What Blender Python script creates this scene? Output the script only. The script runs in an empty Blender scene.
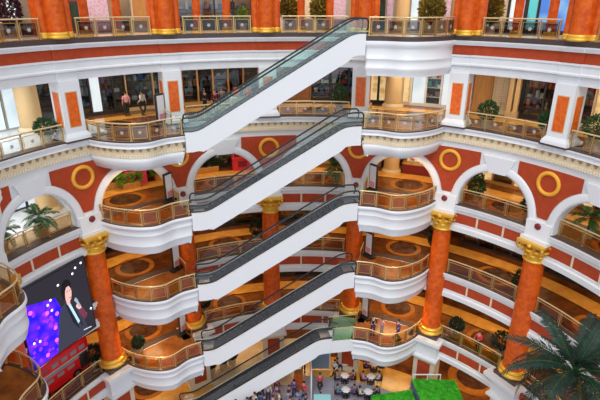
import bpy, bmesh, math, random
from mathutils import Vector, Matrix
random.seed(7)
S = bpy.context.scene
COL = S.collection
PI = math.pi

# ------------------------------------------------------------------ plan of the atrium
CX, CY, R0 = 0.3716, 18.0579, 16.4926      # ring of columns
PH0, DA = -0.9455, PI / 8                  # 16 bays; t counts bays, r is metres outwards from the column ring
Z = dict(A=-1.75, B=-7.30, C=-12.55, D=-17.85, E=-23.40, G=-29.0)
T0, T1 = -2.6, 6.6

def P(t, r, z=0.0):
    a = PH0 + DA * t
    return Vector((CX + (R0 + r) * math.sin(a), CY + (R0 + r) * math.cos(a), z))
def ang(t): return -(PH0 + DA * t)          # z rotation that turns local +y outwards
AX = PH0 + 2 * DA                           # axis across the void, through the column behind the escalators
EX = Vector((math.cos(AX), -math.sin(AX), 0)); EY = Vector((math.sin(AX), math.cos(AX), 0))
def Q(x, y, z): return Vector((CX, CY, 0)) + EX * x + EY * y + Vector((0, 0, z))

# ------------------------------------------------------------------ materials
def mat(name, col, rough=0.5, metal=0.0, noise=None, nscale=4.0, coat=0.0, emit=None, estr=0.0, bump=0.0, detail=4.0, stretch=None, spec=None):
    m = bpy.data.materials.new(name); m.use_nodes = True
    nt = m.node_tree; b = nt.nodes['Principled BSDF']
    b.inputs['Base Color'].default_value = (*col, 1); b.inputs['Roughness'].default_value = rough
    b.inputs['Metallic'].default_value = metal
    if coat: b.inputs['Coat Weight'].default_value = coat; b.inputs['Coat Roughness'].default_value = 0.08
    if spec is not None: b.inputs['Specular IOR Level'].default_value = spec
    if emit: b.inputs['Emission Color'].default_value = (*emit, 1); b.inputs['Emission Strength'].default_value = estr
    if noise or bump:
        tc = nt.nodes.new('ShaderNodeTexCoord'); n = nt.nodes.new('ShaderNodeTexNoise')
        n.inputs['Scale'].default_value = nscale; n.inputs['Detail'].default_value = detail; n.inputs['Roughness'].default_value = 0.65
        src = tc.outputs['Object']
        if stretch:
            mp = nt.nodes.new('ShaderNodeMapping'); mp.inputs['Scale'].default_value = stretch
            nt.links.new(src, mp.inputs[0]); src = mp.outputs[0]
        nt.links.new(src, n.inputs['Vector'])
        if noise:
            r = nt.nodes.new('ShaderNodeValToRGB'); r.color_ramp.elements[0].position = 0.36; r.color_ramp.elements[1].position = 0.64
            r.color_ramp.elements[0].color = (*noise, 1); r.color_ramp.elements[1].color = (*col, 1)
            nt.links.new(n.outputs['Fac'], r.inputs[0]); nt.links.new(r.outputs[0], b.inputs['Base Color'])
        if bump:
            bp = nt.nodes.new('ShaderNodeBump'); bp.inputs['Strength'].default_value = bump; bp.inputs['Distance'].default_value = 0.05
            nt.links.new(n.outputs['Fac'], bp.inputs['Height']); nt.links.new(bp.outputs[0], b.inputs['Normal'])
    return m
def glass(name, tint, gloss=0.12, rough=0.02):
    m = bpy.data.materials.new(name); m.use_nodes = True; nt = m.node_tree; nt.nodes.clear()
    o = nt.nodes.new('ShaderNodeOutputMaterial'); x = nt.nodes.new('ShaderNodeMixShader'); t = nt.nodes.new('ShaderNodeBsdfTransparent'); g = nt.nodes.new('ShaderNodeBsdfGlossy')
    t.inputs[0].default_value = (*tint, 1); g.inputs['Roughness'].default_value = rough; g.inputs[0].default_value = (0.9, 0.95, 1, 1)
    x.inputs[0].default_value = gloss
    nt.links.new(t.outputs[0], x.inputs[1]); nt.links.new(g.outputs[0], x.inputs[2]); nt.links.new(x.outputs[0], o.inputs[0])
    return m
M = {}
M['white'] = mat('white_paint', (0.80, 0.81, 0.83), 0.45, noise=(0.76, 0.77, 0.80), nscale=1.2)
M['white2'] = mat('white_gloss_panel', (0.82, 0.83, 0.86), 0.3)
M['cream'] = mat('cream_paint', (0.76, 0.66, 0.50), 0.5)
M['tan'] = mat('tan_plaster', (0.68, 0.48, 0.24), 0.55)
M['tan2'] = mat('carved_buff', (0.74, 0.60, 0.38), 0.6)
M['corn'] = mat('cornice_buff', (0.84, 0.70, 0.48), 0.5); M['cream2'] = mat('dentil_cream', (0.86, 0.76, 0.58), 0.5)
M['brk'] = mat('bracket_shade_brown', (0.42, 0.26, 0.10), 0.6)  # brown paints in the dark triangles of shade on the cornice brackets
M['red'] = mat('terracotta_paint', (0.47, 0.072, 0.027), 0.5, noise=(0.41, 0.058, 0.021), nscale=3, spec=0.12)
M['dred'] = mat('maroon_paint', (0.22, 0.015, 0.018), 0.4)
M['orange'] = mat('orange_marble', (0.80, 0.145, 0.013), 0.3, noise=(0.56, 0.072, 0.007), nscale=3.2, detail=8, spec=0.28)
M['orange2'] = mat('orange_veined_inset', (0.88, 0.17, 0.015), 0.35, noise=(0.68, 0.09, 0.010), nscale=5, detail=8)
M['gold'] = mat('gold_leaf', (0.88, 0.50, 0.06), 0.32, 0.45, bump=0.4, nscale=9)
M['goldp'] = mat('gold_paint', (0.92, 0.44, 0.035), 0.45, 0.0)
M['brass'] = mat('polished_brass', (0.66, 0.44, 0.17), 0.3, 0.8)
M['brassl'] = mat('pale_brass', (0.80, 0.64, 0.36), 0.3, 0.5)
M['kerb'] = mat('dark_granite', (0.10, 0.065, 0.06), 0.35, noise=(0.05, 0.03, 0.03), nscale=25)
M['marb'] = mat('brown_marble', (0.22, 0.075, 0.020), 0.16, noise=(0.085, 0.028, 0.010), nscale=0.9, detail=9)
M['marb2'] = mat('honey_marble', (0.32, 0.115, 0.028), 0.16, noise=(0.15, 0.05, 0.014), nscale=0.9, detail=9)
M['gmarb'] = mat('golden_marble', (0.85, 0.46, 0.10), 0.2, noise=(0.70, 0.33, 0.06), nscale=1.5)
M['ringm'] = mat('amber_marble', (0.48, 0.185, 0.032), 0.18, noise=(0.36, 0.12, 0.02), nscale=2)
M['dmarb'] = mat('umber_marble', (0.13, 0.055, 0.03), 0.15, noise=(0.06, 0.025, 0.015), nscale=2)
M['cmarb'] = mat('cream_marble', (0.70, 0.58, 0.42), 0.2, noise=(0.6, 0.46, 0.3), nscale=1)
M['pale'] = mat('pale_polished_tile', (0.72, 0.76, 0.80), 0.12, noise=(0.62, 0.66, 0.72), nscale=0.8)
M['gtile'] = mat('grey_blue_tile', (0.46, 0.46, 0.56), 0.25, noise=(0.38, 0.37, 0.46), nscale=1.5)
M['black'] = mat('black_rubber', (0.012, 0.013, 0.015), 0.35)
M['step'] = mat('ribbed_dark_step', (0.012, 0.013, 0.015), 0.6); M['deckm'] = mat('dark_deck', (0.018, 0.019, 0.021), 0.5)
M['steel'] = mat('brushed_steel', (0.55, 0.56, 0.57), 0.3, 0.9)
M['silver'] = mat('etched_emblem', (0.50, 0.49, 0.45), 0.4, 0.2)
M['dark'] = mat('dark_interior', (0.035, 0.030, 0.030), 0.5, noise=(0.02, 0.018, 0.02), nscale=1)
M['wood'] = mat('warm_wood', (0.34, 0.15, 0.05), 0.35, noise=(0.24, 0.095, 0.03), nscale=3, stretch=(4, 4, 0.4))
M['lwood'] = mat('golden_wood', (0.60, 0.33, 0.11), 0.35, noise=(0.5, 0.25, 0.07), nscale=3, stretch=(4, 4, 0.4))
M['beige'] = mat('beige_wall', (0.66, 0.56, 0.43), 0.6)
M['glass'] = glass('clear_glass', (0.92, 0.95, 0.94), 0.055)
M['gglass'] = glass('green_tint_glass', (0.86, 0.95, 0.93), 0.10)
M['grglass'] = glass('bottle_green_glass', (0.55, 0.74, 0.60), 0.08)
M['sglass'] = glass('smoked_glass', (0.50, 0.48, 0.48), 0.05)
M['aglass'] = glass('amber_glass', (0.88, 0.74, 0.55), 0.045)
M['wglass'] = glass('shop_glass', (0.74, 0.79, 0.82), 0.07)
M['leaf'] = mat('leaf_green', (0.035, 0.13, 0.025), 0.45, noise=(0.012, 0.05, 0.012), nscale=2)
M['dleaf'] = mat('dark_leaf', (0.012, 0.042, 0.016), 0.5, noise=(0.005, 0.02, 0.01), nscale=2)
M['yleaf'] = mat('golden_leaf', (0.30, 0.20, 0.012), 0.7, noise=(0.11, 0.09, 0.008), nscale=2)
M['lleaf'] = mat('lime_leaf', (0.22, 0.42, 0.03), 0.5, noise=(0.10, 0.22, 0.02), nscale=2)
M['pleaf'] = mat('plum_leaf', (0.10, 0.02, 0.06), 0.5, noise=(0.03, 0.01, 0.03), nscale=2)
M['palm'] = mat('palm_green', (0.009, 0.045, 0.028), 0.6, noise=(0.003, 0.016, 0.012), nscale=1.5)
M['trunk'] = mat('palm_trunk', (0.16, 0.09, 0.05), 0.8, noise=(0.08, 0.04, 0.02), nscale=6)
M['turf'] = mat('bright_turf', (0.07, 0.55, 0.02), 0.8, noise=(0.03, 0.30, 0.012), nscale=3, bump=1.0)
M['pot'] = mat('cream_ceramic', (0.74, 0.64, 0.48), 0.35)
M['soil'] = mat('soil', (0.04, 0.025, 0.015), 0.9)
M['skin'] = mat('skin', (0.55, 0.32, 0.22), 0.5)
M['hair'] = mat('black_hair', (0.012, 0.009, 0.008), 0.5)
CL = {k: mat('cloth_' + k, c, 0.8) for k, c in dict(white=(0.75, 0.75, 0.76), black=(0.018, 0.018, 0.022), navy=(0.03, 0.04, 0.12), red=(0.75, 0.04, 0.06), hot=(0.85, 0.07, 0.16), pink=(0.75, 0.30, 0.38),
      grey=(0.28, 0.28, 0.31), maroon=(0.22, 0.02, 0.05), teal=(0.04, 0.26, 0.30), tan=(0.45, 0.30, 0.16), purple=(0.16, 0.06, 0.26), blue=(0.10, 0.22, 0.55), cream=(0.75, 0.66, 0.52)).items()}
def lit(name, col, e, noise=None, nscale=3):
    m = mat(name, tuple(c * 0.5 for c in col), 0.4, emit=col, estr=e, spec=0.12)
    if noise:
        nt = m.node_tree; b = nt.nodes['Principled BSDF']; tc = nt.nodes.new('ShaderNodeTexCoord'); v = nt.nodes.new('ShaderNodeTexVoronoi'); v.inputs['Scale'].default_value = nscale
        r = nt.nodes.new('ShaderNodeValToRGB'); r.color_ramp.elements[0].color = (*noise, 1); r.color_ramp.elements[1].color = (*col, 1); r.color_ramp.elements[0].position = .25; r.color_ramp.elements[1].position = .6
        nt.links.new(tc.outputs['Object'], v.inputs['Vector']); nt.links.new(v.outputs['Distance'], r.inputs[0]); nt.links.new(r.outputs[0], b.inputs['Emission Color'])
    return m
M['ewhite'] = lit('lit_daylight_window', (0.80, 0.92, 1.0), 0.62, (0.50, 0.70, 0.85), 0.6)
M['epink'] = lit('lit_pink_poster', (0.74, 0.56, 0.66), 0.42, (0.62, 0.16, 0.30), 6.5)
M['eblue'] = lit('lit_blue_screen', (0.08, 0.22, 0.70), 0.7, (0.30, 0.55, 0.80), 0.9)
M['eteal'] = lit('lit_teal_screen', (0.12, 0.55, 0.58), 0.7, (0.03, 0.05, 0.5), 1.5)
M['ewarm'] = lit('lit_warm_window', (0.95, 0.72, 0.36), 0.6, (0.6, 0.35, 0.12), 2.0)

# ------------------------------------------------------------------ mesh helpers
class MB:
    def __init__(s): s.v = []; s.f = []; s.m = []; s.sm = []
    def quadgrid(s, rows, mi=0, closed=False, sm=True):
        b = len(s.v); n = len(rows[0])
        for r in rows: s.v.extend(tuple(p) for p in r)
        for i in range(len(rows) - 1):
            for j in range(n if closed else n - 1):
                k = (j + 1) % n
                s.f.append((b + i * n + j, b + i * n + k, b + (i + 1) * n + k, b + (i + 1) * n + j))
                s.m.append(mi[j] if isinstance(mi, (list, tuple)) else mi); s.sm.append(sm)
        return b, n
    def poly(s, pts, mi=0):
        b = len(s.v); s.v.extend(tuple(p) for p in pts); s.f.append(tuple(range(b, b + len(pts)))); s.m.append(mi); s.sm.append(False)
    def box(s, c, sx, sy, sz, rz=0.0, mi=0, mtx=None):
        m = mtx or Matrix.Rotation(rz, 3, 'Z'); c = Vector(c); b = len(s.v)
        for dx, dy, dz in ((-1,-1,-1),(1,-1,-1),(1,1,-1),(-1,1,-1),(-1,-1,1),(1,-1,1),(1,1,1),(-1,1,1)):
            s.v.append(tuple(c + m @ Vector((dx * sx / 2, dy * sy / 2, dz * sz / 2))))
        for q in ((3,2,1,0),(4,5,6,7),(0,1,5,4),(1,2,6,5),(2,3,7,6),(3,0,4,7)):
            s.f.append(tuple(b + i for i in q)); s.m.append(mi); s.sm.append(False)
    def frus(s, c, w0, d0, w1, d1, z0, z1, rz=0.0, mi=0):
        m = Matrix.Rotation(rz, 3, 'Z'); c = Vector(c); b = len(s.v)
        for (w, d, z) in ((w0, d0, z0), (w1, d1, z1)):
            for dx, dy in ((-1,-1),(1,-1),(1,1),(-1,1)): s.v.append(tuple(c + m @ Vector((dx * w / 2, dy * d / 2, z))))
        for q in ((3,2,1,0),(4,5,6,7),(0,1,5,4),(1,2,6,5),(2,3,7,6),(3,0,4,7)):
            s.f.append(tuple(b + i for i in q)); s.m.append(mi); s.sm.append(False)
    def tube(s, pts, r, n=6, mi=0, closed=False, cap=True):
        pts = [Vector(p) for p in pts]; rows = []; L = len(pts)
        rr = r if isinstance(r, (list, tuple)) else [r] * L
        for i, p in enumerate(pts):
            a = pts[(i - 1) % L] if (closed or i > 0) else p; c = pts[(i + 1) % L] if (closed or i < L - 1) else p
            d = (c - a).normalized(); u = d.cross(Vector((0, 0, 1)))
            if u.length < 1e-3: u = d.cross(Vector((0, 1, 0)))
            u.normalize(); w = d.cross(u)
            rows.append([p + (u * math.cos(2 * PI * k / n) + w * math.sin(2 * PI * k / n)) * rr[i] for k in range(n)])
        if closed: rows.append(rows[0])
        s.quadgrid(rows, mi, closed=True)
        if cap and not closed: s.poly(rows[0], mi); s.poly(rows[-1], mi)
    def lathe(s, prof, c=(0, 0, 0), n=24, mi=0, cap=True):
        c = Vector(c)
        rows = [[c + Vector((r * math.cos(2 * PI * k / n), r * math.sin(2 * PI * k / n), z)) for k in range(n)] for r, z in prof]
        s.quadgrid(rows, mi, closed=True)
        if cap: s.poly(rows[0][::-1], mi); s.poly(rows[-1], mi)
    def prism(s, pts, z0, z1, mi=0):
        a = [Vector((p[0], p[1], z0)) for p in pts]; b = [Vector((p[0], p[1], z1)) for p in pts]
        s.quadgrid([a, b], mi, closed=True, sm=False); s.poly(a[::-1], mi); s.poly(b, mi)
    def extrude(s, pts, d, mi=0):          # planar polygon pushed along the vector d
        a = [Vector(p) for p in pts]; b = [p + Vector(d) for p in a]
        s.quadgrid([a, b], mi, closed=True, sm=False); s.poly(a[::-1], mi); s.poly(b, mi)
    def sweep(s, path, prof, mi=0, cap=True, sm=True):   # closed profile (outwards, z) along a path of (point, normal)
        rows = [[p + nn * o + Vector((0, 0, z)) for o, z in prof] for p, nn in path]
        s.quadgrid(rows, mi, closed=True, sm=False)
        if cap: s.poly(rows[0]); s.poly(rows[-1])
    def mesh(s, name, mats, recalc=True):
        me = bpy.data.meshes.new(name); me.from_pydata(s.v, [], s.f)
        for m in mats: me.materials.append(m)
        me.polygons.foreach_set('material_index', s.m); me.polygons.foreach_set('use_smooth', s.sm)
        if recalc:
            bm = bmesh.new(); bm.from_mesh(me); bmesh.ops.recalc_face_normals(bm, faces=bm.faces); bm.to_mesh(me); bm.free()
        me.update(); return me
    def build(s, name, mats, parent=None, world=True, recalc=True):
        if not isinstance(mats, (list, tuple)): mats = [mats]
        o = bpy.data.objects.new(name, s.mesh(name, mats, recalc)); COL.objects.link(o)
        if parent is not None:
            o.parent = parent
            if world:
                w = WL.get(parent.name, Vector()); o.location = -w
        return o
WL = {}
def tag(o, label, cat, group=None, kind=None):
    o['label'] = label; o['category'] = cat
    if group: o['group'] = group
    if kind: o['kind'] = kind
    return o
def empty(name, loc, label, cat, group=None):       # children get geometry in world coordinates
    o = bpy.data.objects.new(name, None); COL.objects.link(o); o.location = loc; WL[o.name] = Vector(loc)
    o.empty_display_size = 0.3
    return tag(o, label, cat, group)
def struct(o):
    o['kind'] = 'structure'; return o
def inst(src, name, loc, rz, label, cat, group=None, scale=1.0, mats=None):   # copy of a thing with its parts
    def rec(o, par):
        c = o.copy(); COL.objects.link(c); c.parent = par
        for k in [x for x in bpy.data.objects if x.parent == o]: rec(k, c)
        return c
    kids = CH.get(src.name)
    c = src.copy(); COL.objects.link(c)
    for k in src.children:
        d = k.copy(); COL.objects.link(d); d.parent = c
        for g in k.children:
            e = g.copy(); COL.objects.link(e); e.parent = d
    c.location = loc; c.rotation_euler = (0, 0, rz); c.scale = (scale,) * 3
    for kk in list(c.keys()): del c[kk]
    return tag(c, label, cat, group)
CH = {}
def arc(t0, t1, r, n):                                # path along the ring, normals into the void
    out = []
    for i in range(n + 1):
        t = t0 + (t1 - t0) * i / n; a = PH0 + DA * t
        out.append((P(t, r), Vector((-math.sin(a), -math.cos(a), 0))))
    return out
def catmull(pts, k=5):
    out = []
    for i in range(len(pts) - 1):
        p0 = pts[max(i - 1, 0)]; p1 = pts[i]; p2 = pts[i + 1]; p3 = pts[min(i + 2, len(pts) - 1)]
        for j in range(k):
            u = j / k
            out.append(tuple(0.5 * ((2 * b) + (c - a) * u + (2 * a - 5 * b + 4 * c - d) * u * u + (-a + 3 * b - 3 * c + d) * u ** 3) for a, b, c, d in zip(p0, p1, p2, p3)))
    out.append(pts[-1]); return out
def with_normals(pts, ref):                            # normals away from the point ref
    out = []
    for i, p in enumerate(pts):
        a = pts[max(i - 1, 0)]; b = pts[min(i + 1, len(pts) - 1)]
        d = (b - a).normalized(); n = Vector((d.y, -d.x, 0))
        out.append([p, n])
    s = sum(((p - ref).dot(n) for p, n in out))
    if s < 0: out = [[p, -n] for p, n in out]
    return out
def along(path, step, start=0.0, end=0.0):             # points every step metres along a path
    L = [0]
    for i in range(1, len(path)): L.append(L[-1] + (path[i][0] - path[i - 1][0]).length)
    tot = L[-1] - start - end; n = max(1, round(tot / step)); out = []
    for k in range(n + 1):
        d = start + tot * k / n; i = 0
        while i < len(L) - 2 and L[i + 1] < d: i += 1
        u = (d - L[i]) / max(L[i + 1] - L[i], 1e-6)
        out.append((path[i][0].lerp(path[i + 1][0], u), path[i][1].lerp(path[i + 1][1], u).normalized()))
    return out

BAY = {-2: 'at the left edge, nearest the viewer', -1: 'in the bay of the video screen', 0: 'in the bay of the left balconies', 1: 'behind the left half of the escalators',
       2: 'behind the right half of the escalators', 3: 'in the bay of the right balconies', 4: 'just right of the right balconies', 5: 'in the bay at the right edge'}
LEV = dict(A='top floor', B='second floor down', C='arched floor', D='floor under the arches', E='lowest gallery', G='ground floor')

# ------------------------------------------------------------------ floors, slabs, walls
def ring_slab(name, r0, r1, z0, z1, m, t0=T0, t1=T1):
    mb = MB(); mb.sweep(arc(t0, t1, 0, int((t1 - t0) * 10)), [(-r0, z0), (-r0, z1), (-r1, z1), (-r1, z0)]); return struct(mb.build(name, m))
fl = {}
for k in 'ABCDE':
    z = Z[k]
    fl[k] = ring_slab('floor', -0.12, 3.0, z - 0.25, z, {'A': M['cmarb'], 'B': M['marb2'], 'C': M['marb2'], 'D': M['marb'], 'E': M['marb2']}[k])
    b = ring_slab('floor', 3.0, 4.4, z - 0.25, z + 0.004, M['gmarb'] if k != 'A' else M['cmarb'])
    ring_slab('floor', 2.9, 3.06, z - 0.2, z + 0.006, M['dmarb'])  # dark stripe painting in the shadow line along the golden band
    c = ring_slab('floor', 4.4, 7.6, z - 0.25, z, M['marb2'] if k in 'BC' else (M['cmarb'] if k == 'A' else M['marb']))
    # ring inlays set into the gallery floor
    if k != 'A':
        for b_ in (-1, 0, 1, 2, 3, 4, 5):
            mb = MB(); c0 = P(b_ + 0.52, 1.95, z)
            def ann(ra, rb, zz, mi):
                rows = [[c0 + Vector((r_ * math.cos(2 * PI * q / 40), r_ * math.sin(2 * PI * q / 40), zz)) for q in range(40)] for r_ in (ra, rb)]
                mb.quadgrid(rows, mi, closed=True, sm=False)
            ann(1.05, 1.38, 0.006, 0); ann(0.05, 1.05, 0.005, 1)
            o = mb.build('floor_inlay', [M['ringm'], M['dmarb']], fl[k]); o['kind'] = 'structure'
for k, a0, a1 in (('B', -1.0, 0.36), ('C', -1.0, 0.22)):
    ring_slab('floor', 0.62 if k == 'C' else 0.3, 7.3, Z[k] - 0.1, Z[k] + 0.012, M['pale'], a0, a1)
mb = MB(); mb.lathe([(0.01, -29.3), (45, -29.3), (45, -29.0), (0.01, -29.0)], (CX, CY, 0), 72, cap=False)
struct(mb.build('floor', M['gtile']))
mb = MB(); mb.sweep(arc(T0, T1, 0, 90), [(1.6, -28.995), (1.6, -28.985), (-1.2, -28.985), (-1.2, -28.995)]); struct(mb.build('floor', M['gmarb']))
mb = MB(); mb.sweep(arc(T0, T1, 0, 90), [(-1.0, -28.985), (-1.0, -28.98), (-7.6, -28.98), (-7.6, -28.985)]); struct(mb.build('floor', M['marb']))
gi = bpy.data.objects['floor']
for t_, r_, a_, b2 in ((4.36, 3.9, 1.35, 2.05), (0.5, 2.2, 1.1, 1.5), (3.4, 3.2, 1.1, 1.5)):
    c0 = P(t_, r_, -28.97); mb = MB()
    for ra, rb, mi in ((a_, b2, 0), (0.05, a_, 1)):
        mb.quadgrid([[c0 + Vector((r2 * math.cos(2 * PI * q / 40), r2 * math.sin(2 * PI * q / 40), 0)) for q in range(40)] for r2 in (ra, rb)], mi, closed=True, sm=False)
    o = mb.build('floor_inlay', [M['ringm'], M['dmarb']], gi); o['kind'] = 'structure'
struct_floor = ring_slab('floor', -2.6, 3.4, -28.99, -28.972, M['cmarb'], 1.15, 2.42)
# undersides (ceilings) and back walls
for k, zb, m in (('A', -3.88, M['white']), ('B', -9.3, M['beige']), ('C', -14.4, M['beige']), ('D', -19.75, M['beige']), ('E', -25.25, M['beige'])):
    ring_slab('ceiling', 0.25, 7.6, zb, zb + 0.12, m)
ring_slab('ceiling', 0.0, 7.6, 3.1, 3.3, M['white'])
for k, z0, z1, m in (('A', -1.75, 3.1, M['beige']), ('B', -7.3, -3.88, M['dark']), ('C', -12.55, -9.3, M['wood']), ('D', -17.85, -14.4, M['wood']), ('E', -23.4, -19.75, M['wood']), ('G', -29, -25.25, M['wood'])):
    ring_slab('wall_back', 7.2, 7.5, z0, z1, m)

NSEG = int((T1 - T0) * 14)
full = arc(T0, T1, 0, NSEG)
def trim(prof, m, path=None, name='trim_1'):
    mb = MB(); mb.sweep(path or full, prof); return struct(mb.build(name, m))
# top floor edge: dark kerb, white lip, red band, white beam in two steps
trim([(0.30, -1.97), (0.30, -1.72), (-0.3, -1.72), (-0.3, -1.97)], M['kerb'])
trim([(0.36, -1.99), (0.36, -2.05), (0.26, -2.26), (-0.1, -2.26), (-0.1, -1.99)], M['white'])
trim([(0.14, -2.24), (0.14, -2.84), (-0.1, -2.84), (-0.1, -2.24)], M['red'])
trim([(0.26, -2.82), (0.26, -2.92), (0.20, -2.96), (0.20, -3.30), (0.28, -3.36), (0.28, -3.44), (0.14, -3.52), (0.14, -3.93), (-0.45, -3.93), (-0.45, -2.82)], M['white'])
for b in range(-2, 7):                                   # projecting breaks of the beam over each pillar
    p = arc(b - 0.095, b + 0.095, 0, 3)
    if b not in (3, 4): trim([(0.44, -1.99), (0.44, -2.05), (0.34, -2.26), (0.1, -2.26), (0.1, -1.99)], M['white'], p); trim([(0.22, -2.24), (0.22, -2.84), (0.1, -2.84), (0.1, -2.24)], M['red'], p)
    trim([(0.34, -2.82), (0.34, -2.92), (0.28, -2.96), (0.28, -3.30), (0.36, -3.36), (0.36, -3.44), (0.22, -3.52), (0.22, -3.95), (0.0, -3.95), (0.0, -2.82)], M['white'], p)
# second floor edge with the bracketed cornice
PB = [(0.40, 0.0), (0.40, -0.08), (0.33, -0.12), (0.33, -0.30), (0.36, -0.33), (0.36, -0.37), (-0.3, -0.37), (-0.3, 0.0)]
def band(o, top, bot): return [(o, top), (o, bot), (-0.25, bot), (-0.25, top)]
def cornice(path, z, dent_path=None):
    mb = MB(); mb.sweep(path, [(o, z + d) for o, d in PB]); mb.sweep(path, [(0.24, z - 0.37), (0.20, z - 0.98), (-0.25, z - 0.98), (-0.25, z - 0.37)], 1)
    for p, n in along(dent_path or path, 0.17):            # dentils
        mb.box(p + n * 0.22 + Vector((0, 0, z - 0.86)), 0.09, 0.10, 0.20, math.atan2(n.y, n.x) + PI / 2, 2)
    for p, n in along(dent_path or path, 0.46):            # brackets
        a = math.atan2(n.y, n.x) + PI / 2; c = p + n * 0.28 + Vector((0, 0, z)); mm = Matrix.Rotation(a, 3, 'Z')
        mb.frus(p + n * 0.26 + Vector((0, 0, z)), 0.07, 0.10, 0.20, 0.16, -0.58, -0.42, a, 3)
    mb.sweep(path, [(0.14, z - 0.98), (0.10, z - 1.04), (0.06, z - 1.36), (-0.25, z - 1.36), (-0.25, z - 0.98)], 0)
    return mb
trim([(0.32, -7.30), (0.32, -7.22), (-0.3, -7.22), (-0.3, -7.30)], M['kerb'])
struct(cornice(full, -7.30).build('trim_2', [M['white'], M['corn'], M['cream2'], M['brk']]))
# ring slabs of the lower floors, red panels between cream strips
for k, nm in (('C', 'trim_3'), ('D', 'trim_4'), ('E', 'trim_5')):
    z = Z[k]
    trim([(0.22, z), (0.22, z + 0.06), (-0.3, z + 0.06), (-0.3, z)], M['kerb'], name=nm)
    t_ = trim([(0.32, z), (0.32, z - 0.10), (0.26, z - 0.16), (0.26, z - 0.30), (0.16, z - 0.40), (0.12, z - 0.58), (0.06, z - 0.60), (0.06, z - 1.34), (0.12, z - 1.36), (0.12, z - 1.50), (0.22, z - 1.58), (0.22, z - 1.90), (-0.4, z - 1.95), (-0.4, z)], M['white'], name=nm)
    for b in range(-2, 7):
        if b in (0, 3): continue
        for a0, a1 in ((0.10, 0.355), (0.375, 0.635), (0.655, 0.90)):
            mb = MB(); mb.sweep(arc(b + a0, b + a1, 0, 5), [(0.085, z - 0.63), (0.085, z - 1.31), (0.03, z - 1.31), (0.03, z - 0.63)])
            o = mb.build('panel', M['red'], t_); o['label'] = 'terracotta panel'
        mb = MB()
        for a in (0.365, 0.645, 0.91, 0.09):
            p = P(b + a, -0.07, z - 0.97); mb.box(p, 0.12, 0.09, 0.76, ang(b + a))
        mb.build('panel_strip', M['cream'], t_)
    # gold band under the slab, set back
    trim([(-0.5, z - 1.9), (-0.5, z - 2.25), (-0.8, z - 2.25), (-0.8, z - 1.9)], M['goldp'], name=nm)

# arcade wall
ARC_A, ARC_Z = 2.36, -12.10
W = R0 * DA                                               # bay width
def st(b, s): return b + 0.5 + s / W
wall = None
mbw = MB()
def zarch(s, a=ARC_A):
    s = abs(s)
    return ARC_Z + math.sqrt(max(a * a - s * s, 0)) if s < a else -99
for b in range(-3, 7):
    ss = [-W / 2, -2.9] + [-ARC_A * math.cos(PI * i / 28) for i in range(29)] + [2.9, W / 2]
    for rr, first in ((-0.10, True), (0.55, False)):
        top = [P(st(b, s), rr, -8.35) for s in ss]
        # piers
        for lo, hi in ((0, 2), (len(ss) - 3, len(ss) - 1)):
            mbw.quadgrid([[P(st(b, s), rr, -8.35) for s in ss[lo:hi + 1]], [P(st(b, s), rr, ARC_Z) for s in ss[lo:hi + 1]], [P(st(b, s), rr, -12.58) for s in ss[lo:hi + 1]]], 0, sm=False)
        sub = ss[2:-2]
        mbw.quadgrid([[P(st(b, s), rr, -8.35) for s in sub], [P(st(b, s), rr, zarch(s) if abs(s) < ARC_A - 1e-6 else ARC_Z) for s in sub]], 0, sm=False)
    prof = [(-ARC_A, -12.58)] + [(s, max(zarch(s), ARC_Z)) for s in ss[2:-2]] + [(ARC_A, -12.58)]
    mbw.quadgrid([[P(st(b, s), -0.10, z) for s, z in prof], [P(st(b, s), 0.55, z) for s, z in prof]], 0, sm=False)
wall = struct(mbw.build('wall_far', M['white']))
for b in range(-3, 7):                                    # archivolts
    mb = MB(); rows = []
    for i in range(33):
        th = PI * i / 32
        rows.append([P(st(b, -a * math.cos(th)), rr, ARC_Z + a * math.sin(th)) for a, rr in ((ARC_A + 0.02, -0.11), (ARC_A + 0.02, -0.2), (ARC_A + 0.14, -0.22), (ARC_A + 0.44, -0.22), (ARC_A + 0.53, -0.16), (ARC_A + 0.53, -0.11))])
    rows.insert(0, [p - Vector((0, 0, 0.48)) for p in rows[0]]); rows.append([p - Vector((0, 0, 0.48)) for p in rows[-1]])
    mb.quadgrid(rows, 0, closed=True); mb.build('archivolt', M['white2'], wall)
    mb = MB(); mb.extrude([P(st(b, x), -0.235, z) for x, z in ((-0.55, -9.80), (0.55, -9.80), (1.05, -8.75), (-1.05, -8.75))], P(b + .5, 0.2) - P(b + .5, 0)); mb.build('keystone', M['white2'], wall)
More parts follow.
